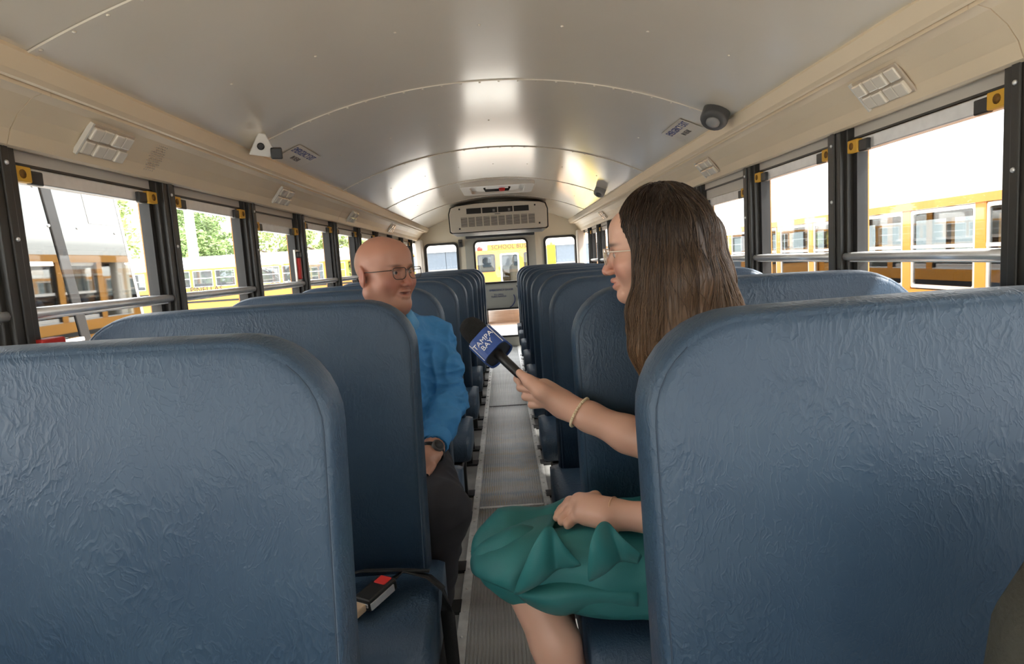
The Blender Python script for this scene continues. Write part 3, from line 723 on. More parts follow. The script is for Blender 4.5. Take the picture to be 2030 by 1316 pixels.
# dark canvas bag at the right foreground edge
bgx = tag(empty('canvas_bag', (.60, .46, .41)), 'dark olive canvas bag edge at the lower right corner', 'bag')
v = []; f = []; nn = 18; mm = 10
for j in range(mm+1):
    t_ = j/mm; z = .41+.50*t_; rx = .165*(1-.2*t_**2)*(1 if t_ < .97 else .8); ry = .085*(1-.3*t_**2)
    for k in range(nn):
        a = 2*PI*k/nn; c, s_ = math.cos(a), math.sin(a)
        v.append((.545+rx*abs(c)**.7*(1 if c > 0 else -1)+.004*math.sin(7*t_+3*a), .47+ry*abs(s_)**.7*(1 if s_ > 0 else -1), z))
for j in range(mm):
    for k in range(nn): f.append((j*nn+k, j*nn+(k+1) % nn, (j+1)*nn+(k+1) % nn, (j+1)*nn+k))
f += [tuple(range(nn))[::-1], tuple(mm*nn+k for k in range(nn))]
link('bag_body', pmesh('bag_body', v, f, True), M['olive'], bgx)
strap([(.47, .46, .88), (.51, .455, .93), (.55, .455, .94), (.59, .455, .93), (.62, .46, .88)], .03, M['olive'], bgx, 'carry_strap', .003)

# ------------------------------------------------------------------ outside
GZ = -.95
gr = struct(MB().box((-80, -40, GZ-.1), (80, 90, GZ)).build('ground', M['asphalt']), 'pale sunlit asphalt bus yard')
def school_bus(name, label, origin, yaw, nwin, letters=None, ztop=1.41, pitch=.7318, dark=True, width=2.4, skip_far=True):
    """a school bus; local x along its length, local -y is the side we see, z=0 our floor level"""
    e = tag(empty(name, origin), label, 'bus', None); e.rotation_euler = (0, 0, yaw)
    B = Matrix.Translation(origin) @ Matrix.Rotation(yaw, 4, 'Z')
    Ln = nwin*pitch+.3; zb = ztop-.62; zr = ztop-.055
    def bx(a, b, n_, m, par=e, bev=0): 
        o = MB().box(a, b, B).build(n_, m, par, bevel=bev); return o
    lo = MB(); lo.box((-.15, 0, -.35), (Ln, .03, zb), B); lo.box((-.15, width-.03, -.35), (Ln, width, zb), B); lo.box((-.15, .03, -.35), (-.12, width-.03, zb), B); lo.box((Ln-.03, .03, -.35), (Ln, width-.03, zb), B); lo.box((-.15, .03, -.35), (Ln, width-.03, -.3), B)
    lo.build('lower_body', M['busyellow'], e)
    bx((-.15, -.012, zb-.18), (Ln, 0, zb-.13), 'rub_rail', M['black']); bx((-.15, -.012, zb-.5), (Ln, 0, zb-.44), 'rub_rail', M['black'])
    rl = MB(); rl.box((-.15, -.02, zr), (Ln, .03, ztop), B); rl.box((-.15, width-.03, zr), (Ln, width+.02, ztop), B); rl.build('roof_rail', M['busyellow'], e)
    # roof
    pr = [(-.01, ztop), (.02, ztop+.13), (.12, ztop+.26), (.35, ztop+.36), (.8, ztop+.42), (width/2, ztop+.44), (width-.8, ztop+.42), (width-.35, ztop+.36), (width-.12, ztop+.26), (width-.02, ztop+.13), (width+.01, ztop)]
    k = len(pr); v = [B @ Vector((x, y, z)) for x in (-.15, Ln) for y, z in pr]
    f = [(i, i+1, k+i+1, k+i) for i in range(k-1)] + [tuple(range(k)), tuple(range(k, 2*k))[::-1]]
    link('roof', pmesh('roof', v, f), M['buswhite'], e)
    for i in range(nwin+1):
        x = i*pitch
        for yy in ((0, .04), (width-.04, width)):
            bx((x-.045, yy[0]-.004, zb), (x+.045, yy[1], zr), 'pillar', M['busyellow'])
    zm = (zb+zr)/2+.02
    for i in range(nwin):
        a, b = i*pitch+.045, (i+1)*pitch-.045
        fo = rrect(a, zb+.01, b, zr-.005, .01, 1); fi = rrect(a+.022, zb+.035, b-.022, zr-.03, .01, 1)
        v, f = ring(fo, fi, .02, B @ basis((0, .0, 0), (1, 0, 0), (0, 0, 1), (0, -1, 0)) @ Matrix.Translation((0, 0, -.02)))
        wf = link('window_frame', pmesh('window_frame', v, f), M['alu'], e)
        bx((a, -.002, zm-.012), (b, .02, zm+.012), 'window_rail', M['alu'], wf)
        bx((a+.02, .008, zb+.03), (b-.02, .012, zr-.02), 'pane', M['busglass'], wf)
        if not skip_far:
            bx((a+.02, width-.012, zb+.03), (b-.02, width-.008, zr-.02), 'pane', M['busglass'], e)
    # dark seats inside
    for i in range(nwin):
        bx((i*pitch+.2, .2, -.1), (i*pitch+.3, width-.2, zb+.12), 'inner_seat', M['charcoal'], bev=.02)
    for x in (Ln*.18, Ln*.75):
        for yy in (-.01, width-.24):
            MB().lathe([(.2, 0), (.48, .01), (.5, .06), (.5, .2), (.48, .25), (.2, .26)], B @ basis((x, yy, GZ+.5), (1, 0, 0), (0, 0, 1), (0, -1, 0)) @ Matrix.Translation((0, 0, -.26)), 24).build('wheel', M['black'], e)
    if letters:
        for (t_, x, sz) in letters:
            text(t_, sz, B @ basis((x, -.004, zb-.075), (1, 0, 0), (0, 0, 1), (0, -1, 0)), M['ink'], e)
    return e, B
# right neighbour, parallel to ours: local x runs towards -Y so that its -y side faces us
e, B = school_bus('school_bus', 'yellow school bus parked parallel outside the right windows', (3.0, 18.6, 0), -PI/2, 25, ztop=1.41)
mk_ = MB(); p = W(1611, 404, 6.35); mk_.box((-.06, -.05, -.03), (.06, .05, .035), Matrix.Translation((3.20, 6.62, 1.62))); mk_.build('marker_lamp', M['amber'], e, bevel=.01)
MB().lathe([(.10, 0), (.09, .05), (.03, .09)], Matrix.Translation((3.3, 6.15, 1.70)), 14).build('roof_vent', M['grey'], e)
# left far row
school_bus('school_bus', 'far white-roofed school bus with dark SCHOOLS lettering outside the left windows', (-16.2, 21.2, 0), .045, 15, letters=[('PINELLAS', 6.3, .26), ('SCHOOLS', 9.0, .26)], ztop=1.55, width=2.3)
school_bus('school_bus', 'white-roofed school bus at the right end of the far left row', (-4.75, 22.1, 0), .06, 2, ztop=1.60, width=2.3)
# bus seen through the rear door, tail towards us
tb = tag(empty('school_bus', (.4, 21.0, GZ)), 'yellow school bus tail seen through the rear emergency door window', 'bus')
def tbx(a, b, n_, m, bev=0, par=tb): return MB().box(a, b).build(n_, m, par, bevel=bev)
x0, x1, yb = -.95, 1.45, 21.0
outer = [(x0, -.4), (x1, -.4), (x1, 1.50), (x0, 1.50)]
hl = [rrect(-.06, .45, .56, 1.42, .06, 3), rrect(-.80, .85, -.22, 1.42, .06, 3), rrect(.72, .85, 1.30, 1.42, .06, 3)]
link('tail_panel', holed(outer, hl, .06, basis((0, yb, 0), (1, 0, 0), (0, 0, 1), (0, 1, 0))), M['busyellow'], tb)
for q, b in zip(hl, ((-.06, .45, .56, 1.42), (-.80, .85, -.22, 1.42), (.72, .85, 1.30, 1.42))):
    v, f = ring(q, rrect(b[0]+.05, b[1]+.05, b[2]-.05, b[3]-.05, .05, 3), .03, basis((0, yb-.02, 0), (1, 0, 0), (0, 0, 1), (0, 1, 0)))
    wf = link('window_frame', pmesh('window_frame', v, f), M['buswhite'] if q is hl[0] else M['black'], tb)
    MB().prism(rrect(b[0]+.04, b[1]+.04, b[2]-.04, b[3]-.04, .05, 3), .01, basis((0, yb+.02, 0), (1, 0, 0), (0, 0, 1), (0, 1, 0))).build('pane', M['busglass'], wf)
tbx((x0, yb-.03, .30), (x1, yb, .36), 'rub_rail', M['black']); tbx((x0-.02, yb-.06, 1.50), (x1+.02, yb, 1.55), 'roof_rail', M['busyellow'])
tbx((x0+.02, yb+.06, -.4), (x1-.02, yb+7, .8), 'lower_body', M['busyellow'])
MB().prism([(x0, 1.50), (x1, 1.50), (x1-.03, 1.68), (x1-.2, 1.84), (x1-.55, 1.93), (x0+.55, 1.93), (x0+.2, 1.84), (x0+.03, 1.68)], 7, basis((0, yb, 0), (1, 0, 0), (0, 0, 1), (0, 1, 0))).build('roof', M['buswhite'], tb)
sg = tbx((-.45, yb-.05, 1.54), (.95, yb-.02, 1.72), 'sign_panel', M['busyellow'])
text('SCHOOL BUS', .19, basis((.25, yb-.052, 1.63), (1, 0, 0), (0, 0, 1), (0, -1, 0)), M['ink'], tb)
for xx in (-.7, 1.2):
    MB().lathe([(.45, 0), (.47, .2)], basis((xx-.1, yb+1.2, GZ+.47), (0, 0, 1), (0, 1, 0), (1, 0, 0)), 20).build('wheel', M['black'], tb)
    MB().lathe([(.09, 0), (.08, .03)], basis((xx, yb, 1.60), (0, 0, 1), (1, 0, 0), (0, -1, 0)), 14).build('warning_lamp', M['red'], tb)
# grey metal shed behind
bd = tag(empty('metal_building', (0, 30, GZ)), 'blue grey metal clad building behind the rear windows', 'building')
for i in range(18):
    x = -5.2+i*.86
    MB().box((x+.01, 30, GZ), (x+.85, 30.1+.02*(i % 2), 1.75)).build('siding_panel', M['greysiding'], bd)
MB().box((-5.3, 29.9, 1.75), (10.4, 32, 2.15)).build('roof_edge', M['buswhite'], bd); MB().box((-5.2, 30.15, GZ), (10.2, 32, 1.75)).build('building_core', M['greysiding'], bd)
MB().box((-5.2, 29.97, .9), (10.2, 30.0, .96)).build('girt', M['grey'], bd)
yp = tag(empty('yellow_post', (1.09, 14, GZ)), 'bright yellow upright post seen through the small right rear window', 'post')
mpy = mat('yellow_post_paint', (.85, .62, .02), .5)
MB().box((1.0, 13.9, GZ), (1.18, 14.1, 1.47)).build('shaft', mpy, yp, bevel=.02); MB().box((.96, 13.86, GZ), (1.22, 14.14, GZ+.08)).build('foot', mpy, yp); MB().tube([(1.1, 14, 1.46), (1.1, 14, 1.60)], .03, 8).build('top_pin', M['grey'], yp)
# polished panel truck just outside the nearest left window
XT = -3.1
tk = tag(empty('panel_truck', (XT-.5, 2.5, GZ)), 'tall polished metal truck body with slanted rear edge outside the nearest left window', 'truck')
def yat(px, py):
    d = _fw + _r2*((px-1015)/F_PX) - _u2*((py-658)/F_PX); t = (XT-CX)/d.x; return d.y*t, CZ+d.z*t
(ya, za), (yb_, zb_) = yat(225, 395), yat(290, 660)
sl = (yb_-ya)/(za-zb_)
def yedge(z): return ya+(za-z)*sl
def tpan(name, d0, d1, z0, z1, m, x=XT, th=.05, y0=None):
    """panel bounded by lines parallel to the slanted edge; d measured towards the camera"""
    pts = [(yedge(z0)-d0, z0), (yedge(z1)-d0, z1), ((yedge(z1)-d1) if y0 is None else y0, z1), ((yedge(z0)-d1) if y0 is None else y0, z0)]
    return MB().prism(pts, th, basis((x, 0, 0), (0, 1, 0), (0, 0, 1), (1, 0, 0)) @ Matrix.Translation((0, 0, -th))).build(name, m, tk, bevel=.004)
tpan('side_panel', 0, .74, .2, 1.93, M['steel'])
tpan('side_panel', .84, 2.6, .2, 1.93, M['steel'])
tpan('dark_post', .74, .84, .2, 1.97, M['black'], x=XT+.01)
tpan('top_bar', .35, 2.6, 1.94, 2.0, M['black'], x=XT+.02)
tpan('top_gutter', -.02, 2.6, 2.0, 2.06, M['buswhite'], x=XT+.0)
tpan('edge_trim', -.03, .0, .2, 1.98, M['buswhite'], x=XT+.006)
tpan('lower_skirt', -.03, 2.6, GZ+.4, .2, M['greydark'])
for z in (.72, .80): tpan('grab_rail', .9, 2.4, z, z+.028, M['white'], x=XT+.07, th=.03)
tpan('ledge', .95, 2.6, 1.34, 1.37, M['white'], x=XT+.03, th=.04)
tpan('hinge_plate', .05, .40, 1.66, 1.88, M['buswhite'], x=XT+.006, th=.012)
g = MB()
for d in (.12, .35, .55, .8, 1.3, 1.6):
    for z in (1.05, 1.02): g.lathe([(.012, 0), (.01, .006)], basis((XT, yedge(z)-d-(.05 if z < 1.04 else 0), z), (0, 1, 0), (0, 0, 1), (1, 0, 0)), 8)
for d, z in ((.1, 1.60), (.55, 1.62), (.85, 1.62), (.9, 1.88), (.06, 1.35)): g.lathe([(.012, 0), (.01, .006)], basis((XT, yedge(z)-d, z), (0, 1, 0), (0, 0, 1), (1, 0, 0)), 8)
g.build('rivet', M['alu'], tk)['kind'] = 'stuff'
MB().box((XT-2.2, -1.2, GZ+.4), (XT-.06, yedge(1.9)-.15, 2.0)).build('truck_box', M['buswhite'], tk)
for yy in (.2, 1.6): MB().lathe([(.2, 0), (.45, .01), (.47, .06), (.47, .22), (.2, .24)], basis((XT-.3, yy, GZ+.47), (0, 1, 0), (0, 0, 1), (1, 0, 0)), 22).build('wheel', M['black'], tk)
# concrete pole
pp = W(366, 450, 26)
tag(MB().tube([(pp.x, 26.5, GZ), (pp.x-.03, 26.5, 6.5)], [.22, .16], 12).build('utility_pole', M['concrete']), 'pale concrete utility pole behind the far buses', 'pole')
# trees
def tree(x, y, h, r, lb, m, seed, low=.30, n=2600, squash=.8):
    rnd = random.Random(seed); e = tag(empty('tree', (x, y, GZ)), lb, 'tree', 'trees behind the bus yard')
    t = MB(); t.tube([(x, y, GZ), (x+.1, y, GZ+h*.3), (x+.3*rnd.uniform(-1, 1), y, GZ+h*.62)], [.28, .2, .1], 8)
    br = []
    for k in range(7):
        a = rnd.uniform(0, 2*PI); z0 = GZ+h*rnd.uniform(.25, .5); L_ = r*rnd.uniform(.5, .85)
        q = Vector((x+.1, y, z0)); w = q+Vector((math.cos(a)*L_, math.sin(a)*L_, L_*rnd.uniform(.4, .9))); br.append(w)
        t.tube([q, q.lerp(w, .5)+Vector((0, 0, .15)), w], [.1, .07, .03], 6)
    t.build('trunk', M['bark'], e)
    cl_ = [(Vector((x, y, GZ+h*(low+.5*(1-low)))), r)] if False else []
    for k in range(16):
        a = rnd.uniform(0, 2*PI); q = math.sqrt(rnd.random()); 
        cl_.append((Vector((x+math.cos(a)*q*r*.8, y+math.sin(a)*q*r*.6, GZ+h*rnd.uniform(low+.08, .88)*(1-.15*q))), r*rnd.uniform(.26, .42)))
    v = []; f = []
    for k in range(n*3):
        c, cr = rnd.choice(cl_); d = Vector((rnd.gauss(0, 1), rnd.gauss(0, 1), rnd.gauss(0, 1))).normalized(); p_ = c+Vector((d.x, d.y, d.z*squash))*cr*rnd.uniform(.6, 1.05)
        u = Vector((rnd.gauss(0, 1), rnd.gauss(0, 1), rnd.gauss(0, .6))).normalized(); w = u.orthogonal().normalized(); sz = rnd.uniform(.07, .16)
        i0 = len(v); v += [p_-u*sz, p_+w*sz*.45, p_+u*sz, p_-w*sz*.45]; f.append((i0, i0+1, i0+2, i0+3))
    o = link('foliage', pmesh('foliage', v, f), m, e); o['kind'] = 'stuff'
for a in ((-17.6, 25.5, 7.0, 3.0, 'tall open branched tree showing beside the slanted edge of the truck', M['leaf2'], 3, .40, 2200),
          (-18.6, 38.5, 7.8, 2.6, 'leafy tree right of the concrete pole', M['leaf'], 5, .25, 2200),
          (-13.2, 28.8, 4.9, 2.3, 'rounded green tree above the far bus roofs', M['leaf'], 8, .2, 2200),
          (-12.4, 36.2, 5.8, 2.4, 'green tree behind the third left window', M['leaf2'], 9, .2, 2200),
          (-8.3, 32.0, 5.2, 2.2, 'bright green tree seen just left of the man', M['leaf2'], 11, .2, 2000),
          (3.6, 37.0, 4.6, 1.6, 'small pale tree beyond the building right of the rear door', M['leaf2'], 15, .3, 1000)):
    tree(*a)
#PART3
# ------------------------------------------------------------------ signed distance modelling for bodies and cloth
class Field:
    def __init__(s, lo, hi, h):
        s.lo = np.array(lo, float); s.h = h
        s.n = np.maximum(2, np.ceil((np.array(hi)-s.lo)/h).astype(int)+1)
        s.F = np.full(tuple(s.n), .25, np.float32)
        s.ax = [(s.lo[i]+h*np.arange(s.n[i])).astype(np.float32) for i in range(3)]
    def block(s, lo, hi):
        a = np.clip(np.floor((np.array(lo)-s.lo)/s.h).astype(int), 0, s.n-1); b = np.clip(np.ceil((np.array(hi)-s.lo)/s.h).astype(int)+1, 1, s.n)
        sl = tuple(slice(int(a[i]), int(max(b[i], a[i]+1))) for i in range(3))
        return sl, s.ax[0][sl[0]][:, None, None], s.ax[1][sl[1]][None, :, None], s.ax[2][sl[2]][None, None, :]
    def mix(s, sl, d, k, sub=False):
        a = s.F[sl]
        if sub:
            d = -d; hh = np.maximum(k-np.abs(a-d), 0)/k; s.F[sl] = np.maximum(a, d)+hh*hh*k*.25
        else:
            hh = np.maximum(k-np.abs(a-d), 0)/k; s.F[sl] = np.minimum(a, d)-hh*hh*k*.25
    def cone(s, a, b, ra, rb, k=.01, sub=False):
        a = np.array(a, float); b = np.array(b, float); R = max(ra, rb)+max(k, .012)+2*s.h
        sl, X, Y, Z = s.block(np.minimum(a, b)-R, np.maximum(a, b)+R)
        ba = b-a; L2 = max(float(ba@ba), 1e-12)
        t = np.clip(((X-a[0])*ba[0]+(Y-a[1])*ba[1]+(Z-a[2])*ba[2])/L2, 0, 1)
        d = np.sqrt((X-a[0]-t*ba[0])**2+(Y-a[1]-t*ba[1])**2+(Z-a[2]-t*ba[2])**2)-(ra+(rb-ra)*t)
        s.mix(sl, d, k, sub); return s
    def chain(s, pts, rs, k=.008):
        for i in range(len(pts)-1): s.cone(pts[i], pts[i+1], rs[i], rs[i+1], k)
        return s
    def ell(s, c, r, k=.01, rot=None, sub=False):
        c = np.array(c, float); r = np.array(r, float); R = float(r.max())+max(k, .012)+2*s.h
        sl, X, Y, Z = s.block(c-R, c+R)
        x, y, z = X-c[0], Y-c[1], Z-c[2]
        if rot is not None:
            m = np.array(rot.to_3x3().inverted()); x, y, z = (m[0, 0]*x+m[0, 1]*y+m[0, 2]*z, m[1, 0]*x+m[1, 1]*y+m[1, 2]*z, m[2, 0]*x+m[2, 1]*y+m[2, 2]*z)
        k0 = np.sqrt((x/r[0])**2+(y/r[1])**2+(z/r[2])**2); k1 = np.sqrt((x/r[0]**2)**2+(y/r[1]**2)**2+(z/r[2]**2)**2)+1e-9
        s.mix(sl, k0*(k0-1)/k1, k, sub); return s
    def cut(s, p, n):
        """remove the half space on the n side of p"""
        n = np.array(n, float); n /= np.linalg.norm(n)
        X, Y, Z = s.ax[0][:, None, None], s.ax[1][None, :, None], s.ax[2][None, None, :]
        s.F = np.maximum(s.F, ((X-p[0])*n[0]+(Y-p[1])*n[1]+(Z-p[2])*n[2]).astype(np.float32)); return s
    def sample(s, P):
        q = (np.asarray(P)-s.lo)/s.h; q = np.clip(q, 0, s.n-1.001); i = q.astype(int); f = q-i; out = 0
        for dx in (0, 1):
            for dy in (0, 1):
                for dz in (0, 1):
                    w = (f[..., 0] if dx else 1-f[..., 0])*(f[..., 1] if dy else 1-f[..., 1])*(f[..., 2] if dz else 1-f[..., 2])
                    out = out+w*s.F[i[..., 0]+dx, i[..., 1]+dy, i[..., 2]+dz]
        return out
    def grad(s, P, e=.004):
        g = np.stack([s.sample(P+np.eye(3)[i]*e)-s.sample(P-np.eye(3)[i]*e) for i in range(3)], -1)
        return g/(np.linalg.norm(g, axis=-1, keepdims=True)+1e-9)
    def nets(s):
        F = s.F; ins = F < 0
        nx, ny, nz = F.shape
        cs = np.zeros((nx-1, ny-1, nz-1), np.uint8)
        for dx in (0, 1):
            for dy in (0, 1):
                for dz in (0, 1): cs += ins[dx:nx-1+dx, dy:ny-1+dy, dz:nz-1+dz]
        act = (cs > 0) & (cs < 8); idx = np.full(act.shape, -1, np.int64); I = np.argwhere(act); idx[act] = np.arange(len(I))
        acc = np.zeros((len(I), 3)); cnt = np.zeros(len(I))
        cor = [(a, b, c) for a in (0, 1) for b in (0, 1) for c in (0, 1)]
        val = {c: F[I[:, 0]+c[0], I[:, 1]+c[1], I[:, 2]+c[2]].astype(float) for c in cor}
        for c in cor:
            for ax in range(3):
                if c[ax] == 0:
                    d = list(c); d[ax] = 1; d = tuple(d); a, b = val[c], val[d]; m = (a < 0) != (b < 0)
                    t = np.where(m, a/(a-b+1e-12), 0); p = np.repeat(np.array(c, float)[None], len(I), 0); p[:, ax] += t
                    acc[m] += p[m]; cnt[m] += 1
        V = s.lo+s.h*(I+acc/np.maximum(cnt, 1)[:, None])
        Q = []
        for ax in range(3):
            o = [x for x in range(3) if x != ax]
            a = np.take(ins, range(0, F.shape[ax]-1), ax); b = np.take(ins, range(1, F.shape[ax]), ax)
            E = np.argwhere(a != b); E = E[(E[:, o[0]] > 0) & (E[:, o[1]] > 0) & (E[:, o[0]] < F.shape[o[0]]-1) & (E[:, o[1]] < F.shape[o[1]]-1)]
            fl_ = a[E[:, 0], E[:, 1], E[:, 2]]
            def at_(d0, d1):
                q = E.copy(); q[:, o[0]] -= d0; q[:, o[1]] -= d1; return idx[q[:, 0], q[:, 1], q[:, 2]]
            q = np.stack([at_(1, 1), at_(0, 1), at_(0, 0), at_(1, 0)], 1)
            sw = fl_ if ax != 1 else ~fl_
            q[~sw] = q[~sw][:, ::-1]; Q.append(q)
        Q = np.concatenate(Q); Q = Q[(Q >= 0).all(1)]
        return V, Q
def smooth_np(V, Q, it=2, lam=.5):
    n = len(V); e = np.concatenate([Q[:, [0, 1]], Q[:, [1, 2]], Q[:, [2, 3]], Q[:, [3, 0]]]); e = np.concatenate([e, e[:, ::-1]])
    deg = np.bincount(e[:, 0], minlength=n).astype(float)
    for _ in range(it):
        m = np.stack([np.bincount(e[:, 0], V[e[:, 1], i], n) for i in range(3)], 1)/np.maximum(deg, 1)[:, None]
        V = V+lam*(m-V)
    return V
def np_mesh(name, V, Q, tint=None):
    me = bpy.data.meshes.new(name); me.from_pydata(V.tolist(), [], Q.tolist()); me.update()
    me.polygons.foreach_set('use_smooth', [True]*len(me.polygons))
    if tint is not None:
        a = me.color_attributes.new('tint', 'FLOAT_COLOR', 'POINT'); a.data.foreach_set('color', np.concatenate([tint, np.ones((len(V), 1))], 1).astype(np.float32).ravel())
    return me
def join_np(parts):
    V = []; Q = []; T = []; n = 0
    for v, q, t in parts: V.append(v); Q.append(q+n); T.append(t); n += len(v)
    return np.concatenate(V), np.concatenate(Q), np.concatenate(T)
def flat(V, c): return np.repeat(np.array(c, float)[None], len(V), 0)
def wrinkle(V, Q, amp, sc, seed=0, st=(1, 1, 1), ctr=None, rad=.1):
    """cloth folds: ridged noise along the vertex normals"""
    nrm = np.zeros_like(V); a, b, c, d = (V[Q[:, i]] for i in range(4)); fn = np.cross(c-a, d-b)
    for i in range(4): np.add.at(nrm, Q[:, i], fn)
    nrm /= np.linalg.norm(nrm, axis=1, keepdims=True)+1e-9
    off = Vector((seed*3.1, seed*1.7, seed*.9))
    h = np.array([1-2*abs(noise.noise(Vector((p[0]*st[0], p[1]*st[1], p[2]*st[2]))*sc+off)) for p in V])
    if ctr is not None: h = .5+(np.clip(h, 0, 1)**2-.35)*np.exp(-((V-np.array(ctr))**2).sum(1)/rad**2)
    return V+nrm*(amp*(h-.5))[:, None]

# ------------------------------------------------------------------ heads (local: face towards -y, eyes at z=0)
def head_field(man):
    f = Field((-.12, -.15, -.26), (.12, .14, .14), .0026)
    f.ell((0, .012, .028), (.079 if man else .076, .099, .088), .02)
    f.ell((0, -.032, -.035), (.062, .060, .082), .035)
    jw = .057 if man else .042
    for s in (-1, 1):
        f.cone((s*jw, .0, -.062), (s*.012, -.066, -.098), .031 if man else .022, .024 if man else .016, .024)
        f.ell((s*.045, -.058, -.032), (.027, .026, .028) if man else (.024, .024, .024), .03)
    f.ell((0, -.078, -.099), (.024, .016, .017) if man else (.018, .014, .014), .018)
    f.cone((-.028, -.083, .020), (.028, -.083, .020), .0125 if man else .009, .0125 if man else .009, .016)
    f.ell((0, -.05, .055), (.055, .043, .04), .03)
    for s in (-1, 1): f.ell((s*.031, -.0985, .001), (.018, .0155, .0115), .012, sub=True)
    for s in (-1, 1): f.ell((s*.031, -.0765, .0), (.0128, .0108, .0118), .004)
    for s in (-1, 1): f.cone((s*.018, -.0875, .0078), (s*.043, -.0825, .0058), .0036, .0034, .004)      # upper lids
    if man:
        for s in (-1, 1): f.cone((s*.019, -.087, -.009), (s*.042, -.081, -.010), .003, .003, .006)
    f.cone((0, -.090, .006), (0, -.112, -.036), .0075, .0115, .010)
    for s in (-1, 1): f.ell((s*.0125, -.102, -.040), (.0085, .0105, .0075), .006); f.ell((s*.007, -.109, -.0475), (.0035, .0045, .0035), .003, sub=True)
    mo = .0042 if man else .0022; go = .004 if man else .0
    for s in (-1, 1):
        f.chain([(s*.025, -.084, -.0655), (s*.012, -.0945, -.0615+go*.3), (0, -.0985, -.0610+go*.3)], [.0042, .0055, .0058], .006)
        f.chain([(s*.024, -.083, -.0680), (s*.012, -.0915, -.0745-go*.6), (0, -.0945, -.0758-go*.6)], [.0042, .0060, .0066], .007)
    for s in (-1, 1): f.chain([(0, -.101, -.0685), (s*.013, -.0965, -.0680), (s*.026, -.0855, -.0660)], [mo, mo*.9, .0018], .003) if False else [f.cone(p0, p1, ra, rb, .003, sub=True) for p0, p1, ra, rb in (((0, -.101, -.0688), (s*.013, -.0965, -.0680), mo, mo*.85), ((s*.013, -.0965, -.0680), (s*.027, -.0860, -.0655), mo*.85, .0014))]
    for s in (-1, 1):
        f.cone((s*.022, -.096, -.046), (s*.034, -.082, -.075), .0018, .0015, .010, sub=True)         # smile folds
        rot = Matrix.Rotation(s*.35, 4, 'Z') @ Matrix.Rotation(-.18, 4, 'X')
        f.ell((s*.082, .016, -.012), (.0085, .021, .034), .006, rot)
        f.ell((s*.0925, .010, -.006), (.0055, .011, .020), .003, rot, sub=True)
    f.cone((0, .012, -.09), (0, .040, -.26), .056 if man else .045, .066 if man else .048, .03)
    if man: f.ell((0, -.028, -.118), (.058, .052, .034), .03)
    V, Q = f.nets(); return smooth_np(V, Q, 1, .4), Q
def blob(V, c, r):
    d = ((V-np.array(c))/np.array(r)); return np.exp(-np.clip((d**2).sum(1), 0, 30))
def paint(V, T, w, c): return T*(1-w[:, None])+np.array(c)*w[:, None]
def tint_head(V, man):
    T = flat(V, (.44, .215, .145) if man else (.62, .36, .26))
    red = (.42, .11, .08)
    for s in (-1, 1):
        T = paint(V, T, .55*blob(V, (s*.045, -.07, -.035), (.03, .05, .025)), red)
        T = paint(V, T, .6*blob(V, (s*.085, .012, -.012), (.012, .03, .035)), red)
        if man: T = paint(V, T, .85*np.clip(blob(V, (s*.034, -.095, .021), (.018, .03, .0042))*1.4, 0, 1), (.16, .075, .045))
        else: T = paint(V, T, .9*np.clip(blob(V, (s*.033, -.095, .022), (.018, .03, .0042))*1.4, 0, 1), (.05, .03, .02))
        T = paint(V, T, .8*blob(V, (s*.031, -.086, .0065), (.014, .02, .0028)), (.16, .08, .06))
    T = paint(V, T, .6*blob(V, (0, -.115, -.036), (.018, .02, .018)), red)
    T = paint(V, T, (.55 if man else .8)*np.clip(blob(V, (0, -.10, -.068), (.024, .02, .010))*1.2, 0, 1), (.36, .11, .09) if man else (.42, .11, .10))
    if man: T = paint(V, T, .9*np.clip(blob(V, (0, -.090, -.0685), (.018, .0065, .0035))*1.3, 0, 1), (.10, .03, .025))
    if man:
        T = paint(V, T, .45*blob(V, (0, -.02, .10), (.06, .07, .05)), (.55, .24, .17))
        w = 1/(1+np.exp(-(V[:, 1]-.045)/.008))*1/(1+np.exp(-(.06-V[:, 2])/.012))*1/(1+np.exp(-(V[:, 2]+.09)/.012))
        T = paint(V, T, .5*w, (.34, .23, .15))                                                          # cropped hair at back and sides
        w = blob(V, (0, -.05, -.085), (.06, .06, .03)); T = paint(V, T, .25*w, (.40, .23, .17))
    return T
def eye_parts(Mh, man):
    v_ = []; out = MB()
    parts = []
    for s in (-1, 1):
        b = bmesh.new(); bmesh.ops.create_uvsphere(b, u_segments=20, v_segments=14, radius=.0122, matrix=Matrix.Translation((s*.031, -.0770, -.0005)))
        V = np.array([tuple(v.co) for v in b.verts]); Fc = [[v.index for v in f.verts] for f in b.faces]; b.free()
        c = np.array((s*.031, -.0770, -.0005)); g = np.array((0.10 if man else 0, -1, 0)); g = g/np.linalg.norm(g)
        ca = ((V-c)@g)/.0122
        T = flat(V, (.50, .43, .39)); T[ca > .84] = (.10, .13, .15) if man else (.06, .04, .03); T[ca > .97] = (.005, .005, .005)
        parts.append((V, Fc, T))
    return parts
def apply(V, Mm):
    m = np.array(Mm); return V@m[:3, :3].T+m[:3, 3]
def eyes(Mh, man, parent):
    V = []; F_ = []; T = []
    for v, f, t in eye_parts(Mh, man):
        n = len(V); V += v.tolist(); F_ += [[i+n for i in q] for q in f]; T += t.tolist()
    V = apply(np.array(V), Mh); me = bpy.data.meshes.new('eyes'); me.from_pydata(V.tolist(), [], F_); me.update(); me.polygons.foreach_set('use_smooth', [True]*len(me.polygons))
    a = me.color_attributes.new('tint', 'FLOAT_COLOR', 'POINT'); a.data.foreach_set('color', np.concatenate([np.array(T), np.ones((len(T), 1))], 1).astype(np.float32).ravel())
    return link('eyes', me, M['eyewhite'], parent)
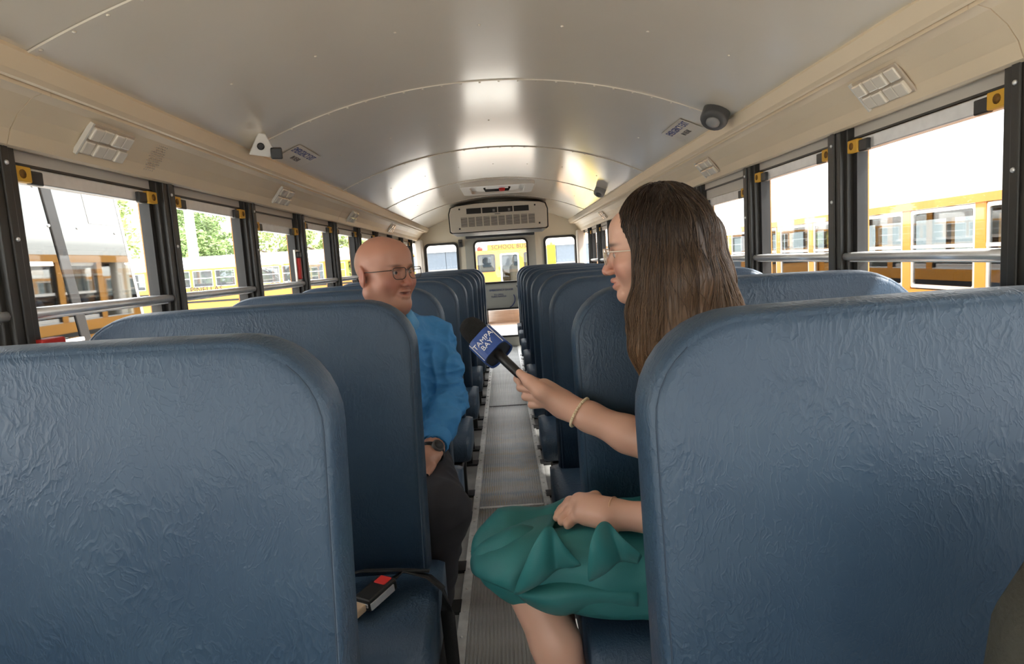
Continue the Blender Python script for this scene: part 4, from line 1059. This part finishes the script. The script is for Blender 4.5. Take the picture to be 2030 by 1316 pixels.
def spectacles(Mh, parent, fm, rim_r, half=True):
    """rims, bridge, temples and lenses"""
    e = MB(); ln = []
    for s in (-1, 1):
        o = [(s*.034+x*(1 if s > 0 else 1), -.108+.10*abs(x+s*.034)**1.6, z) for x, z in rrect(-.0265, -.021, .0265, .015, .008, 4, (.016, .008, .008, .016) if True else None)]
        pts = [Mh @ Vector(p_) for p_ in o]; e.tube(pts, rim_r, 6, closed=True)
        ln.append(pts)
        e.tube([Mh @ Vector((s*.0605, -.101, .008)), Mh @ Vector((s*.072, -.094, .007)), Mh @ Vector((s*.081, -.03, .003)), Mh @ Vector((s*.083, .018, .002)), Mh @ Vector((s*.083, .04, -.02))], rim_r*1.1, 6)
    e.tube([Mh @ Vector(p_) for p_ in ((-.0085, -.107, .006), (0, -.111, .009), (.0085, -.107, .006))], rim_r, 6)
    g = e.build('spectacles', fm, parent)
    for pts in ln:
        me = pmesh('lens', pts, [tuple(range(len(pts)))]); link('lens', me, M['specglass'], g)
    return g

# ------------------------------------------------------------------ the man
Rm = Matrix.Translation((-.362, 2.10, 1.168)) @ Matrix.Rotation(math.radians(52), 4, 'Z') @ Matrix.Rotation(math.radians(2), 4, 'X') @ Matrix.Scale(1.0, 4)
parts = []
V, Q = head_field(True); T = tint_head(V, True); parts.append((apply(V, Rm), Q, T))
SK_M = (.44, .225, .155)
sh_l = W(862, 668, 2.26); el_l = W(892, 790, 2.13); wr_l = W(860, 884, 1.93)
f = Field((-.45, 1.80, .42), (-.02, 2.2, .78), .003)
hd_l = W(843, 915, 1.86)
f.cone(el_l, wr_l, .042, .029, .02); f.cone(wr_l, hd_l, .030, .036, .02)
fw_ = (hd_l-wr_l).normalized(); sd_ = fw_.cross(Vector((0, 0, 1))).normalized(); dn_ = sd_.cross(fw_)
for i, off in enumerate((-.030, -.010, .010, .029)):
    a = hd_l+fw_*.02+sd_*off; b = a+fw_*.036+Vector((-.01, 0, -.012)); c = b+fw_*.012+Vector((-.012, 0, -.026))
    f.chain([a, b, c], [.011, .0098, .0085], .007)
a = wr_l+fw_*.02-sd_*.028; f.chain([a, a+fw_*.03-sd_*.02+Vector((-.02, 0, 0)), a+fw_*.058-sd_*.018+Vector((-.03, 0, 0))], [.015, .0115, .0095], .01)
V, Q = f.nets(); V = smooth_np(V, Q, 1, .5); parts.append((V, Q, flat(V, SK_M)))
# trunk and legs under the clothes
f = Field((-.66, 1.6, .0), (.02, 2.45, 1.05), .010)
Rt = Matrix.Rotation(math.radians(42), 4, 'Z')
f.ell((-.375, 2.17, .80), (.15, .095, .20), .05, Rt); f.ell((-.36, 2.14, .60), (.15, .11, .15), .05, Rt)
f.cone((-.37, 2.14, .93), (-.37, 2.13, 1.02), .055, .055, .03); f.cone(sh_l, el_l, .046, .042, .03)
V, Q = f.nets(); V = smooth_np(V, Q, 2, .5); parts.append((V, Q, flat(V, SK_M)))
V, Q, T = join_np(parts)
man = link('person', np_mesh('person', V, Q, T), M['skinm']); tag(man, 'bald man in glasses and blue shirt seated sideways, listening', 'person')
eyes(Rm, True, man); spectacles(Rm, man, M['specframe'], .0013)
# shirt
f = Field((-.72, 1.75, .42), (.02, 2.50, 1.10), .0045)
sh_r = Vector((-.52, 2.05, .955))
f.ell((-.375, 2.165, .82), (.185, .125, .22), .06, Rt); f.ell((-.355, 2.125, .62), (.18, .145, .17), .06, Rt)
f.cone(sh_r, sh_l, .058, .058, .06); f.cone((-.385, 2.16, .95), (-.372, 2.13, 1.01), .10, .064, .07)
f.chain([sh_l, sh_l.lerp(el_l, .5)+Vector((.004, 0, .0)), el_l], [.066, .062, .056], .03); f.chain([el_l, el_l.lerp(wr_l, .55), wr_l.lerp(el_l, .08)], [.056, .054, .040], .022)
f.cone(sh_r, (-.60, 1.98, .74), .062, .055, .03); f.cone((-.60, 1.98, .74), (-.44, 1.86, .62), .055, .042, .03)
f.cone((-.372, 2.13, 1.01), (-.366, 2.12, 1.12), .060, .060, .008, sub=True)
f.cone(wr_l.lerp(el_l, .12), wr_l+(wr_l-el_l)*.4, .033, .033, .006, sub=True)
V, Q = f.nets(); V = smooth_np(V, Q, 2, .5); V = wrinkle(V, Q, .009, 9, 2, (1, 1, 1.8)); V = wrinkle(V, Q, .003, 26, 5, (1, 1, 1.9)); V = wrinkle(V, Q, .017, 15, 8, (.6, .6, 1.9), el_l+Vector((-.02, -.03, .0)), .13); V = wrinkle(V, Q, .014, 12, 12, (1.6, 1.6, .45), (-.28, 2.12, .85), .17); V = smooth_np(V, Q, 1, .4)
st = link('shirt', np_mesh('shirt', V, Q), M['shirt'], man)
# collar: standing band with two points
def collar():
    v = []; n = 40; c0 = Vector((-.372, 2.118, 1.018)); R0 = Matrix.Rotation(math.radians(46), 3, 'Z'); f_ = []
    for k in range(n+1):
        a = -PI/2+.22+(2*PI-.44)*k/n; ca, sa = math.cos(a), math.sin(a); fr = max(0, -sa)
        lowr = .088+.022*fr; lowz = -.014-.038*fr**4
        for r, z in ((.069, .040-.018*fr), (.073, .044-.018*fr), (lowr, lowz), (lowr-.005, lowz)):
            v.append(c0+R0 @ Vector((r*ca, r*sa-.006, z)))
    for k in range(n):
        for q in range(4): f_.append((k*4+q, k*4+(q+1) % 4, k*4+4+(q+1) % 4, k*4+4+q))
    f_ += [(3, 2, 1, 0), tuple(n*4+q for q in range(4))]
    return pmesh('collar', v, f_, True)
link('collar', collar(), M['shirtlight'], st)
# cuff and button placket
cu = MB(); c1 = wr_l.lerp(el_l, .02); c2 = wr_l.lerp(el_l, .23); cu.tube([c1, c1.lerp(c2, .05), c2.lerp(c1, .1), c2], [.041, .044, .0465, .044], 22, caps=False); cu.build('cuff', M['shirt'], st)
pl = MB()
for z in (.96, .88, .80):
    d = Rt @ Vector((.0, -1, 0)); p_ = Vector((-.375, 2.165, z))+d*(.118+.01*(z < .9)); pl.lathe([(.005, 0), (.005, .002)], basis(p_, d.orthogonal().normalized(), d.cross(d.orthogonal().normalized()), d), 10)
pl.build('button', M['shirtlight'], st)
# wrist watch
wt = MB(); ax = (wr_l-el_l).normalized(); wc = wr_l.lerp(el_l, -.12)
q1 = ax.orthogonal().normalized(); q2 = ax.cross(q1)
wt.tube([wc+(q1*math.cos(a)+q2*math.sin(a))*.0345 for a in np.linspace(0, 2*PI, 25)[:-1]], .0085, 8, closed=True)
wo = wt.build('wrist_watch', M['blackplastic'], man); wo['label'] = 'black wrist watch'
fd = Vector((.5, -.75, .45)); fd = (fd-ax*fd.dot(ax)).normalized()
MB().lathe([(.019, .028), (.020, .034), (.019, .043), (.015, .0445)], basis(wc, ax, fd.cross(ax), fd), 18).build('watch_case', M['greydark'], wo)
MB().lathe([(.0155, .0440), (.0150, .0455)], basis(wc, ax, fd.cross(ax), fd), 18).build('watch_face', M['black'], wo)
# trousers and shoes
kn_l = W(878, 1012, 1.735); kn_r = Vector((-.37, 1.79, .49))
f = Field((-.66, 1.62, .02), (.02, 2.40, .68), .006)
f.ell((-.36, 2.13, .50), (.17, .14, .10), .05, Rt)
ft_l = Vector((kn_l.x-.08, 1.83, .10)); ft_r = Vector((-.40, 1.86, .10))
f.cone((-.28, 2.08, .505), kn_l, .092, .074, .05); f.cone((-.43, 2.05, .505), kn_r, .092, .072, .05)
f.cone(kn_l, ft_l, .070, .058, .04); f.cone(kn_r, ft_r, .070, .058, .04)
V, Q = f.nets(); V = smooth_np(V, Q, 2, .5); V = wrinkle(V, Q, .007, 10, 9, (1, 1, 1.4)); V = smooth_np(V, Q, 1, .5)
link('trousers', np_mesh('trousers', V, Q), M['trouser'], man)
for ft in (ft_l, ft_r):
    f = Field((ft.x-.12, ft.y-.26, -.01), (ft.x+.14, ft.y+.12, .15), .005); d = Vector((.35, -.9, 0)).normalized()
    f.cone((ft.x, ft.y, .09), (ft.x, ft.y, .06), .05, .048, .02); f.cone((ft.x, ft.y, .048), (ft.x+d.x*.19, ft.y+d.y*.19, .045), .044, .036, .03)
    f.cut((0, 0, .012), (0, 0, -1)); V, Q = f.nets(); V[:, 2] -= .002
    link('shoe', np_mesh('shoe', smooth_np(V, Q, 1), Q), M['blackplastic'], man)

# ------------------------------------------------------------------ the woman
SK_W = (.64, .375, .275)
Rw = Matrix.Translation((.352, 1.392, 1.184)) @ Matrix.Rotation(math.radians(-106), 4, 'Z') @ Matrix.Rotation(math.radians(4), 4, 'X') @ Matrix.Scale(.93, 4)
parts = []
V, Q = head_field(False); T = tint_head(V, False); parts.append((apply(V, Rw), Q, T))
# right arm reaching out with the microphone
YH = 1.46
def H(px, py, dy): return W(px, py, YH+dy)
wr = H(1124, 806, .0); el = Vector((.345, 1.34, .752)); shr = Vector((.455, 1.44, .955))
f = Field((-.02, 1.15, .60), (.54, 1.66, 1.06), .003)
f.cone(shr, el, .042, .037, .012); f.chain([el, el.lerp(wr, .35), el.lerp(wr, .75), wr], [.039, .0395, .0325, .0285], .02)
f.cone(wr, H(1080, 781, .03), .027, .030, .02); f.cone(H(1112, 792, .02), H(1078, 767, .06), .022, .021, .02); f.cone(H(1112, 806, .02), H(1088, 796, .055), .022, .017, .02)
f.chain([H(1105, 796, -.005), H(1072, 775, -.005), H(1050, 757, .005), H(1030, 739, .025)], [.021, .0185, .0135, .0095], .014)
for pts in ([H(1072, 761, .08), H(1036, 747, .10), H(1026, 751, .075), H(1028, 755, .06)],
            [H(1078, 769, .08), H(1036, 763, .095), H(1032, 768, .055), H(1053, 772, .033)],
            [H(1086, 783, .075), H(1044, 782, .085), H(1042, 786, .05), H(1063, 789, .03)],
            [H(1097, 797, .065), H(1056, 799, .07), H(1055, 802, .042), H(1074, 802, .025)]):
    k_ = .92 if pts[0] is not None else 1
    f.chain(pts, [.0120, .0112, .0102, .0090], .0035)
V, Q = f.nets(); V = smooth_np(V, Q, 1, .4); T = flat(V, SK_W); parts.append((V, Q, T))
# left arm resting in the lap
wl2 = W(1222, 1020, 1.245); el2 = Vector((.43, 1.13, .665)); shl = Vector((.385, 1.13, .955))
f = Field((.04, 1.02, .52), (.54, 1.52, 1.06), .003)
f.cone(shl, el2, .046, .042, .03); f.chain([el2, el2.lerp(wl2, .5), wl2], [.042, .036, .027], .03)
f.cone(wl2, W(1172, 1010, 1.275), .027, .029, .02); f.cone(W(1200, 1012, 1.255), W(1150, 996, 1.305), .022, .022, .02); f.cone(W(1200, 1026, 1.235), W(1158, 1020, 1.265), .022, .019, .02)
for pts in ([W(1152, 990, 1.310), W(1130, 994, 1.330), W(1114, 1010, 1.330), W(1106, 1018, 1.320)],
            [W(1150, 998, 1.300), W(1126, 1004, 1.315), W(1110, 1019, 1.310), W(1104, 1026, 1.300)],
            [W(1153, 1008, 1.285), W(1130, 1014, 1.297), W(1117, 1028, 1.290), W(1113, 1034, 1.280)],
            [W(1160, 1018, 1.270), W(1140, 1025, 1.277), W(1128, 1036, 1.270), W(1125, 1041, 1.263)]):
    f.chain(pts, [.0125, .0115, .0102, .0088], .005)
f.chain([W(1195, 1005, 1.275), W(1180, 985, 1.315), W(1160, 985, 1.345)], [.015, .012, .0095], .01)
V, Q = f.nets(); V = smooth_np(V, Q, 1, .4); parts.append((V, Q, flat(V, SK_W)))
# trunk, thighs and shins
hipl, hipr = Vector((.44, 1.25, .52)), Vector((.46, 1.42, .52))
knl, knr = W(1024, 1116, 1.28), W(1012, 1080, 1.43)
fol, for_ = Vector((.165, 1.18, .085)), Vector((.185, 1.36, .085))
f = Field((-.2, .98, .0), (.66, 1.58, 1.06), .007)
f.ell((.45, 1.29, .78), (.085, .135, .20), .05); f.ell((.455, 1.31, .56), (.10, .16, .11), .05); f.cone((.43, 1.33, .95), (.385, 1.385, 1.06), .042, .042, .03)
f.cone(hipl, knl, .060, .048, .03); f.cone(hipr, knr, .060, .046, .03)
for k_, fo in ((knl, fol), (knr, for_)):
    m_ = k_.lerp(fo, .35)+Vector((.018, .0, 0)); f.chain([k_, m_, k_.lerp(fo, .75), fo], [.047, .049, .037, .031], .025)
    f.cone(fo+Vector((0, 0, -.035)), fo+Vector((-.16, .03, -.055)), .034, .026, .03)
f.cut((0, 0, .012), (0, 0, -1))
V, Q = f.nets(); V = smooth_np(V, Q, 2, .5); parts.append((V, Q, flat(V, SK_W)))
V, Q, T = join_np(parts)
wom = link('person', np_mesh('person', V, Q, T), M['skinw']); tag(wom, 'woman with long brown hair in a green dress holding a microphone', 'person')
eyes(Rw, False, wom); spectacles(Rw, wom, M['clearframe'], .0013)
# nails
nl = MB()
for p_, d_ in ((H(1030, 739, .014), Vector((-.6, -.6, .5))),): nl.lathe([(.005, 0), (.0045, .001)], basis(p_, Vector((1, 0, 0)), Vector((0, 0, 1)), Vector((0, -1, 0))), 10)
# dress
f = Field((-.22, .96, .36), (.68, 1.60, 1.02), .0045)
f.ell((.45, 1.29, .79), (.10, .15, .20), .05); f.ell((.46, 1.31, .56), (.125, .18, .13), .06); f.cone((.43, 1.16, .95), (.455, 1.43, .95), .05, .05, .05)
hm = W(985, 1110, 1.30); hm2 = W(980, 1092, 1.42)
f.chain([hipl, hipl.lerp(knl, .6), knl, hm], [.095, .080, .066, .045], .04); f.chain([hipr, hipr.lerp(knr, .6), knr, hm2], [.100, .092, .072, .045], .05)
f.cone(hipl.lerp(knl, .3)+Vector((0, 0, -.03)), knl+Vector((.03, 0, -.035)), .07, .058, .04)
f.cone((.36, 1.385, .97), (.33, 1.39, 1.05), .05, .06, .01, sub=True)
V, Q = f.nets(); V = smooth_np(V, Q, 2, .5); V = wrinkle(V, Q, .006, 7, 4, (.7, 1, 1.6)); V = wrinkle(V, Q, .002, 19, 6, (.7, 1, 1.6)); V = smooth_np(V, Q, 1, .5)
ds = link('dress', np_mesh('dress', V, Q), M['dress'], wom)
def sheet(name, rows, parent, m, th=.0025, sub=2):
    """smooth cloth sheet through a grid of points"""
    n, k = len(rows), len(rows[0]); v = [p_ for r in rows for p_ in r]
    f_ = [(i*k+j, i*k+j+1, (i+1)*k+j+1, (i+1)*k+j) for i in range(n-1) for j in range(k-1)]
    o = link(name, pmesh(name, v, f_, True), m, parent)
    a = o.modifiers.new('sub', 'SUBSURF'); a.levels = a.render_levels = sub
    b = o.modifiers.new('thick', 'SOLIDIFY'); b.thickness = th; b.offset = 0
    return o
def PW_(l, Y): return [W(x, y, Y+d) for x, y, d in l]
# knee flounce and two cascading ruffle flaps on the near side of the skirt
sheet('hem_flounce', [PW_([(1110, 1014, .10), (1060, 1022, .10), (1010, 1040, .10), (968, 1068, .10)], 1.32),
                      PW_([(1100, 1036, -.02), (1050, 1042, -.02), (996, 1058, -.01), (950, 1084, .03)], 1.32),
                      PW_([(1085, 1062, -.10), (1045, 1070, -.11), (990, 1084, -.09), (938, 1094, -.01)], 1.32),
                      PW_([(1060, 1110, -.14), (1030, 1120, -.15), (980, 1118, -.13), (932, 1110, -.03)], 1.32),
                      PW_([(1032, 1160, -.15), (1010, 1158, -.16), (970, 1146, -.14), (934, 1130, -.04)], 1.32),
                      PW_([(1022, 1178, -.14), (1005, 1168, -.15), (968, 1153, -.13), (940, 1141, -.045)], 1.32)], ds, M['dress'])
sheet('ruffle', [PW_([(1016, 1178, -.165), (1032, 1140, -.185), (1052, 1090, -.195), (1078, 1043, -.185), (1092, 1038, -.155), (1106, 1062, -.165), (1128, 1094, -.17), (1156, 1120, -.15)], 1.31),
                 PW_([(1022, 1178, -.165), (1042, 1146, -.195), (1064, 1102, -.205), (1084, 1062, -.19), (1094, 1056, -.165), (1104, 1078, -.175), (1122, 1102, -.175), (1146, 1122, -.155)], 1.31),
                 PW_([(1028, 1178, -.16), (1052, 1160, -.195), (1076, 1138, -.20), (1090, 1120, -.185), (1098, 1112, -.17), (1106, 1112, -.17), (1120, 1116, -.165), (1138, 1124, -.15)], 1.31),
                 PW_([(1032, 1176, -.14), (1056, 1166, -.165), (1080, 1150, -.165), (1094, 1136, -.15), (1102, 1130, -.14), (1108, 1127, -.14), (1120, 1124, -.14), (1134, 1125, -.135)], 1.31)], ds, M['dress'])
sheet('ruffle', [PW_([(1165, 1152, -.165), (1166, 1110, -.19), (1172, 1060, -.195), (1190, 1032, -.175), (1206, 1032, -.15), (1226, 1058, -.16), (1250, 1082, -.17), (1275, 1098, -.15)], 1.28),
                 PW_([(1170, 1152, -.165), (1176, 1114, -.20), (1184, 1075, -.20), (1196, 1050, -.175), (1208, 1050, -.155), (1224, 1074, -.165), (1245, 1094, -.17), (1270, 1106, -.15)], 1.28),
                 PW_([(1174, 1150, -.16), (1192, 1132, -.19), (1208, 1112, -.19), (1218, 1100, -.175), (1226, 1096, -.16), (1234, 1102, -.16), (1248, 1108, -.16), (1266, 1114, -.145)], 1.28),
                 PW_([(1178, 1148, -.14), (1198, 1138, -.16), (1212, 1126, -.16), (1222, 1116, -.15), (1230, 1112, -.14), (1238, 1112, -.14), (1250, 1114, -.14), (1264, 1117, -.135)], 1.28)], ds, M['dress'])
sheet('hem_edge', [PW_([(1018, 1160, -.06), (1060, 1150, -.06), (1110, 1132, -.06), (1160, 1132, -.06), (1210, 1132, -.06), (1265, 1136, -.06)], 1.31),
                   PW_([(1022, 1176, -.13), (1064, 1178, -.155), (1110, 1172, -.16), (1160, 1168, -.155), (1210, 1172, -.15), (1265, 1176, -.15)], 1.31),
                   PW_([(1034, 1186, -.11), (1070, 1200, -.14), (1112, 1206, -.145), (1160, 1194, -.135), (1210, 1196, -.13), (1265, 1202, -.13)], 1.31),
                   PW_([(1044, 1196, -.08), (1082, 1216, -.11), (1122, 1223, -.115), (1152, 1206, -.09), (1205, 1207, -.09), (1265, 1214, -.09)], 1.31)], ds, M['dress'])
# bracelets
def bracelet(c, ax, r, rr, m, lb, beads=False):
    ax = ax.normalized(); q1 = ax.orthogonal().normalized(); q2 = ax.cross(q1); b = MB()
    pts = [c+(q1*math.cos(a)+q2*math.sin(a))*r for a in np.linspace(0, 2*PI, 41)[:-1]]
    if beads:
        for p_ in pts: b.lathe([(rr*.3, -rr), (rr*.85, -rr*.5), (rr, 0), (rr*.85, rr*.5), (rr*.3, rr)], Matrix.Translation(p_), 8)
    else: b.tube(pts, rr, 6, closed=True)
    o = b.build('bracelet', m, wom); o['label'] = lb
ax = (wr-el); bracelet(el.lerp(wr, .86), ax+Vector((-.02, .0, .05)), .0365, .0036, M['pearl'], 'cream beaded bracelet', True)
bracelet(W(1220, 1020, 1.245), (wl2-el2)+Vector((0, 0, -.03)), .0345, .0020, M['gold'], 'thin rose gold bangle')
# hair: a mass that follows the skull and falls, then strands combed over it
f = Field((.18, 1.20, .70), (.62, 1.62, 1.36), .004)
hc = Rw @ Vector((0, .02, .035)); fh = (Rw.to_3x3() @ Vector((0, -1, 0))).normalized(); bk = -fh; sdr = (Rw.to_3x3() @ Vector((1, 0, 0))).normalized()
f.ell(hc+bk*.004+Vector((0, 0, .012)), (.092, .098, .094), .03)
f.ell(hc+bk*.022+Vector((0, 0, -.01)), (.094, .098, .10), .03)
def lock(l, rs): f.chain([W(x, y, Y) for x, y, Y in l], rs, .035)
lock([(1312, 455, 1.33), (1305, 530, 1.32), (1288, 620, 1.31), (1286, 690, 1.30), (1290, 750, 1.29)], [.045, .042, .040, .032, .016])
lock([(1345, 460, 1.31), (1350, 560, 1.29), (1345, 660, 1.28), (1335, 740, 1.28)], [.058, .060, .055, .04])
lock([(1375, 480, 1.36), (1398, 560, 1.34), (1420, 620, 1.32), (1440, 680, 1.32)], [.045, .046, .046, .045])
lock([(1385, 470, 1.44), (1395, 560, 1.43), (1400, 660, 1.42), (1400, 760, 1.42)], [.055, .060, .060, .05])
lock([(1330, 560, 1.40), (1340, 680, 1.40), (1340, 780, 1.40)], [.07, .07, .05])
lock([(1275, 580, 1.45), (1270, 650, 1.44), (1280, 720, 1.43)], [.018, .022, .016])
# leave the face free
fc = Rw @ Vector((0, -.10, -.03))
f.ell(Rw @ Vector((0, -.105, -.035)), (.085, .085, .105), .012, Rw.to_3x3().normalized().to_4x4(), sub=True)
f.ell(Rw @ Vector((.045, -.075, -.03)), (.050, .050, .085), .01, Rw.to_3x3().normalized().to_4x4(), sub=True)
V, Q = f.nets(); V = smooth_np(V, Q, 1, .5); V = wrinkle(V, Q, .005, 26, 3, (1, 1, .12))
def hair_tint(P, j=0):
    t = np.clip((1.27-P[:, 2])/.42, 0, 1)**1.3
    r = np.clip((P[:, 0]-.42)/.12, 0, 1)  # sunlit right side painted into the tint, on top of the lighter ends
    t = np.clip(t+.25*r+j, 0, 1)[:, None]
    return (1-t)*np.array((.020, .011, .007))+t*np.array((.30, .175, .092))
hr = link('hair', np_mesh('hair', V, Q, hair_tint(V)), M['hair'], wom); hr['label'] = 'long straight dark brown hair lightening to the ends'
def strands(n, r, name):
    rng = np.random.RandomState(4)
    d = rng.normal(size=(n, 3)); d[:, 2] = np.abs(d[:, 2])*.9-.15; d /= np.linalg.norm(d, axis=1, keepdims=True)
    P = np.array(hc)+d*.088+np.array((0, 0, .01))
    for _ in range(12): P = P-f.grad(P)*f.sample(P)[:, None]*.8
    path = [P]; jit = rng.normal(size=(n, 3))*.22; jit[:, 2] = 0; off = rng.uniform(.0005, .004, n); ln = rng.randint(26, 44, n)
    for k in range(44):
        nn = f.grad(P); g = np.array((0, 0, -1.))+jit*(.6+.8*np.sin(k*.22+jit[:, :1]*20))
        # away from the parting at the crown
        t_ = (P-np.array(hc)); t_[:, 2] = 0; g = g+np.where(P[:, 2:3] > hc.z+.06, t_*9, 0)
        g = g-(g*nn).sum(1)[:, None]*nn; g /= np.linalg.norm(g, axis=1, keepdims=True)+1e-9
        P = P+g*.0115
        s_ = f.sample(P); nn = f.grad(P); P = P-nn*np.clip(s_-off, -.01, .01)[:, None]
        path.append(P)
    path = np.stack(path, 1)
    mb = MB(); T = []
    for i in range(n):
        m_ = ln[i]; pts = path[i, :m_]
        if f.sample(pts[:1])[0] > .02: continue
        rr = [r*(1-.75*(k/m_)**2) for k in range(m_)]
        mb.tube([Vector(p_) for p_ in pts], rr, 3, caps=False)
        j = rng.normal()*.13; tt = hair_tint(pts, j); T.append(np.repeat(tt, 3, 0))
    me = bpy.data.meshes.new(name); me.from_pydata(mb.v, [], mb.f); me.update(); me.polygons.foreach_set('use_smooth', [True]*len(me.polygons))
    T = np.concatenate(T); a = me.color_attributes.new('tint', 'FLOAT_COLOR', 'POINT'); a.data.foreach_set('color', np.concatenate([T, np.ones((len(T), 1))], 1).astype(np.float32).ravel())
    return link(name, me, M['hair'], hr)
so_ = strands(1500, .00075, 'hair_strands'); so_['kind'] = 'stuff'

# ------------------------------------------------------------------ microphone
ma = H(1052, 763, .045); mb_ = H(940, 656, .16); axm = (mb_-ma).normalized(); Lm = (mb_-ma).length
q1 = Vector((0, 0, 1)).cross(axm).normalized(); q2 = axm.cross(q1); Bm = basis(ma, q1, q2, axm)
mc = tag(empty('microphone', ma), 'black handheld microphone with blue lettered flag held out to the man', 'microphone')
MB().lathe([(.009, -.045), (.0105, -.04), (.0125, Lm*.5), (.014, Lm*.62), (.014, Lm*.8)], Bm, 20).build('handle', M['blackplastic'], mc)
fo = [(.020, Lm-.075), (.027, Lm-.06), (.031, Lm-.03), (.0325, Lm-.005), (.031, Lm+.012), (.026, Lm+.026), (.016, Lm+.035), (.004, Lm+.038)]
MB().lathe(fo, Bm, 24).build('foam_windscreen', M['foam'], mc)
z0, z1 = Lm-.098, Lm-.036
fl_ = rrect(-.039, -.039, .039, .039, .022, 5); fi_ = rrect(-.035, -.035, .035, .035, .019, 5)
Bf = Bm @ Matrix.Rotation(.55, 4, 'Z') @ Matrix.Translation((0, 0, z0))
v, fq = ring(fl_, fi_, z1-z0, Bf); fg = link('flag', pmesh('flag', v, fq, False), M['flag'], mc); fg['label'] = 'blue microphone flag'
MB().prism(fi_, .003, Bf @ Matrix.Translation((0, 0, .004))).build('flag_core', M['blackplastic'], fg)
# lettering on the faces that look at the camera: reads along the flag's circumference
cam_dir = (Vector((CX, 0, CZ))-ma).normalized()
best = None
for k in range(4):
    Rk = Bf.to_3x3() @ Matrix.Rotation(k*PI/2, 3, 'Z'); nrm = (Rk @ Vector((0, -1, 0))).normalized()
    if best is None or nrm.dot(cam_dir) > best[0]: best = (nrm.dot(cam_dir), Rk, nrm)
_, Rk, nrm = best
cen = Bf @ Vector((0, 0, (z1-z0)/2))
yx = (Rk @ Vector((0, 0, 1))).normalized(); xx = yx.cross(nrm).normalized()
for xr, yr in ((xx, yx), (-xx, -yx)):
    if True:
        pass
up_ = yx if (yx.dot(_u2) > 0) else -yx; rx_ = up_.cross(nrm)
text('TAMPA\nBAY', .0195, basis(cen+nrm*.0395, rx_, up_, nrm), M['whiteprint'], fg)
for k in range(4):
    Rk = Bf.to_3x3() @ Matrix.Rotation(k*PI/2+PI/4, 3, 'Z'); c_ = Bf @ (Matrix.Rotation(k*PI/2+PI/4, 4, 'Z') @ Vector((0, -.0465, 0)))
    MB().tube([c_+axm*.001, c_+axm*(z1-z0-.001)], .0011, 5).build('edge_line', M['whiteprint'], fg)
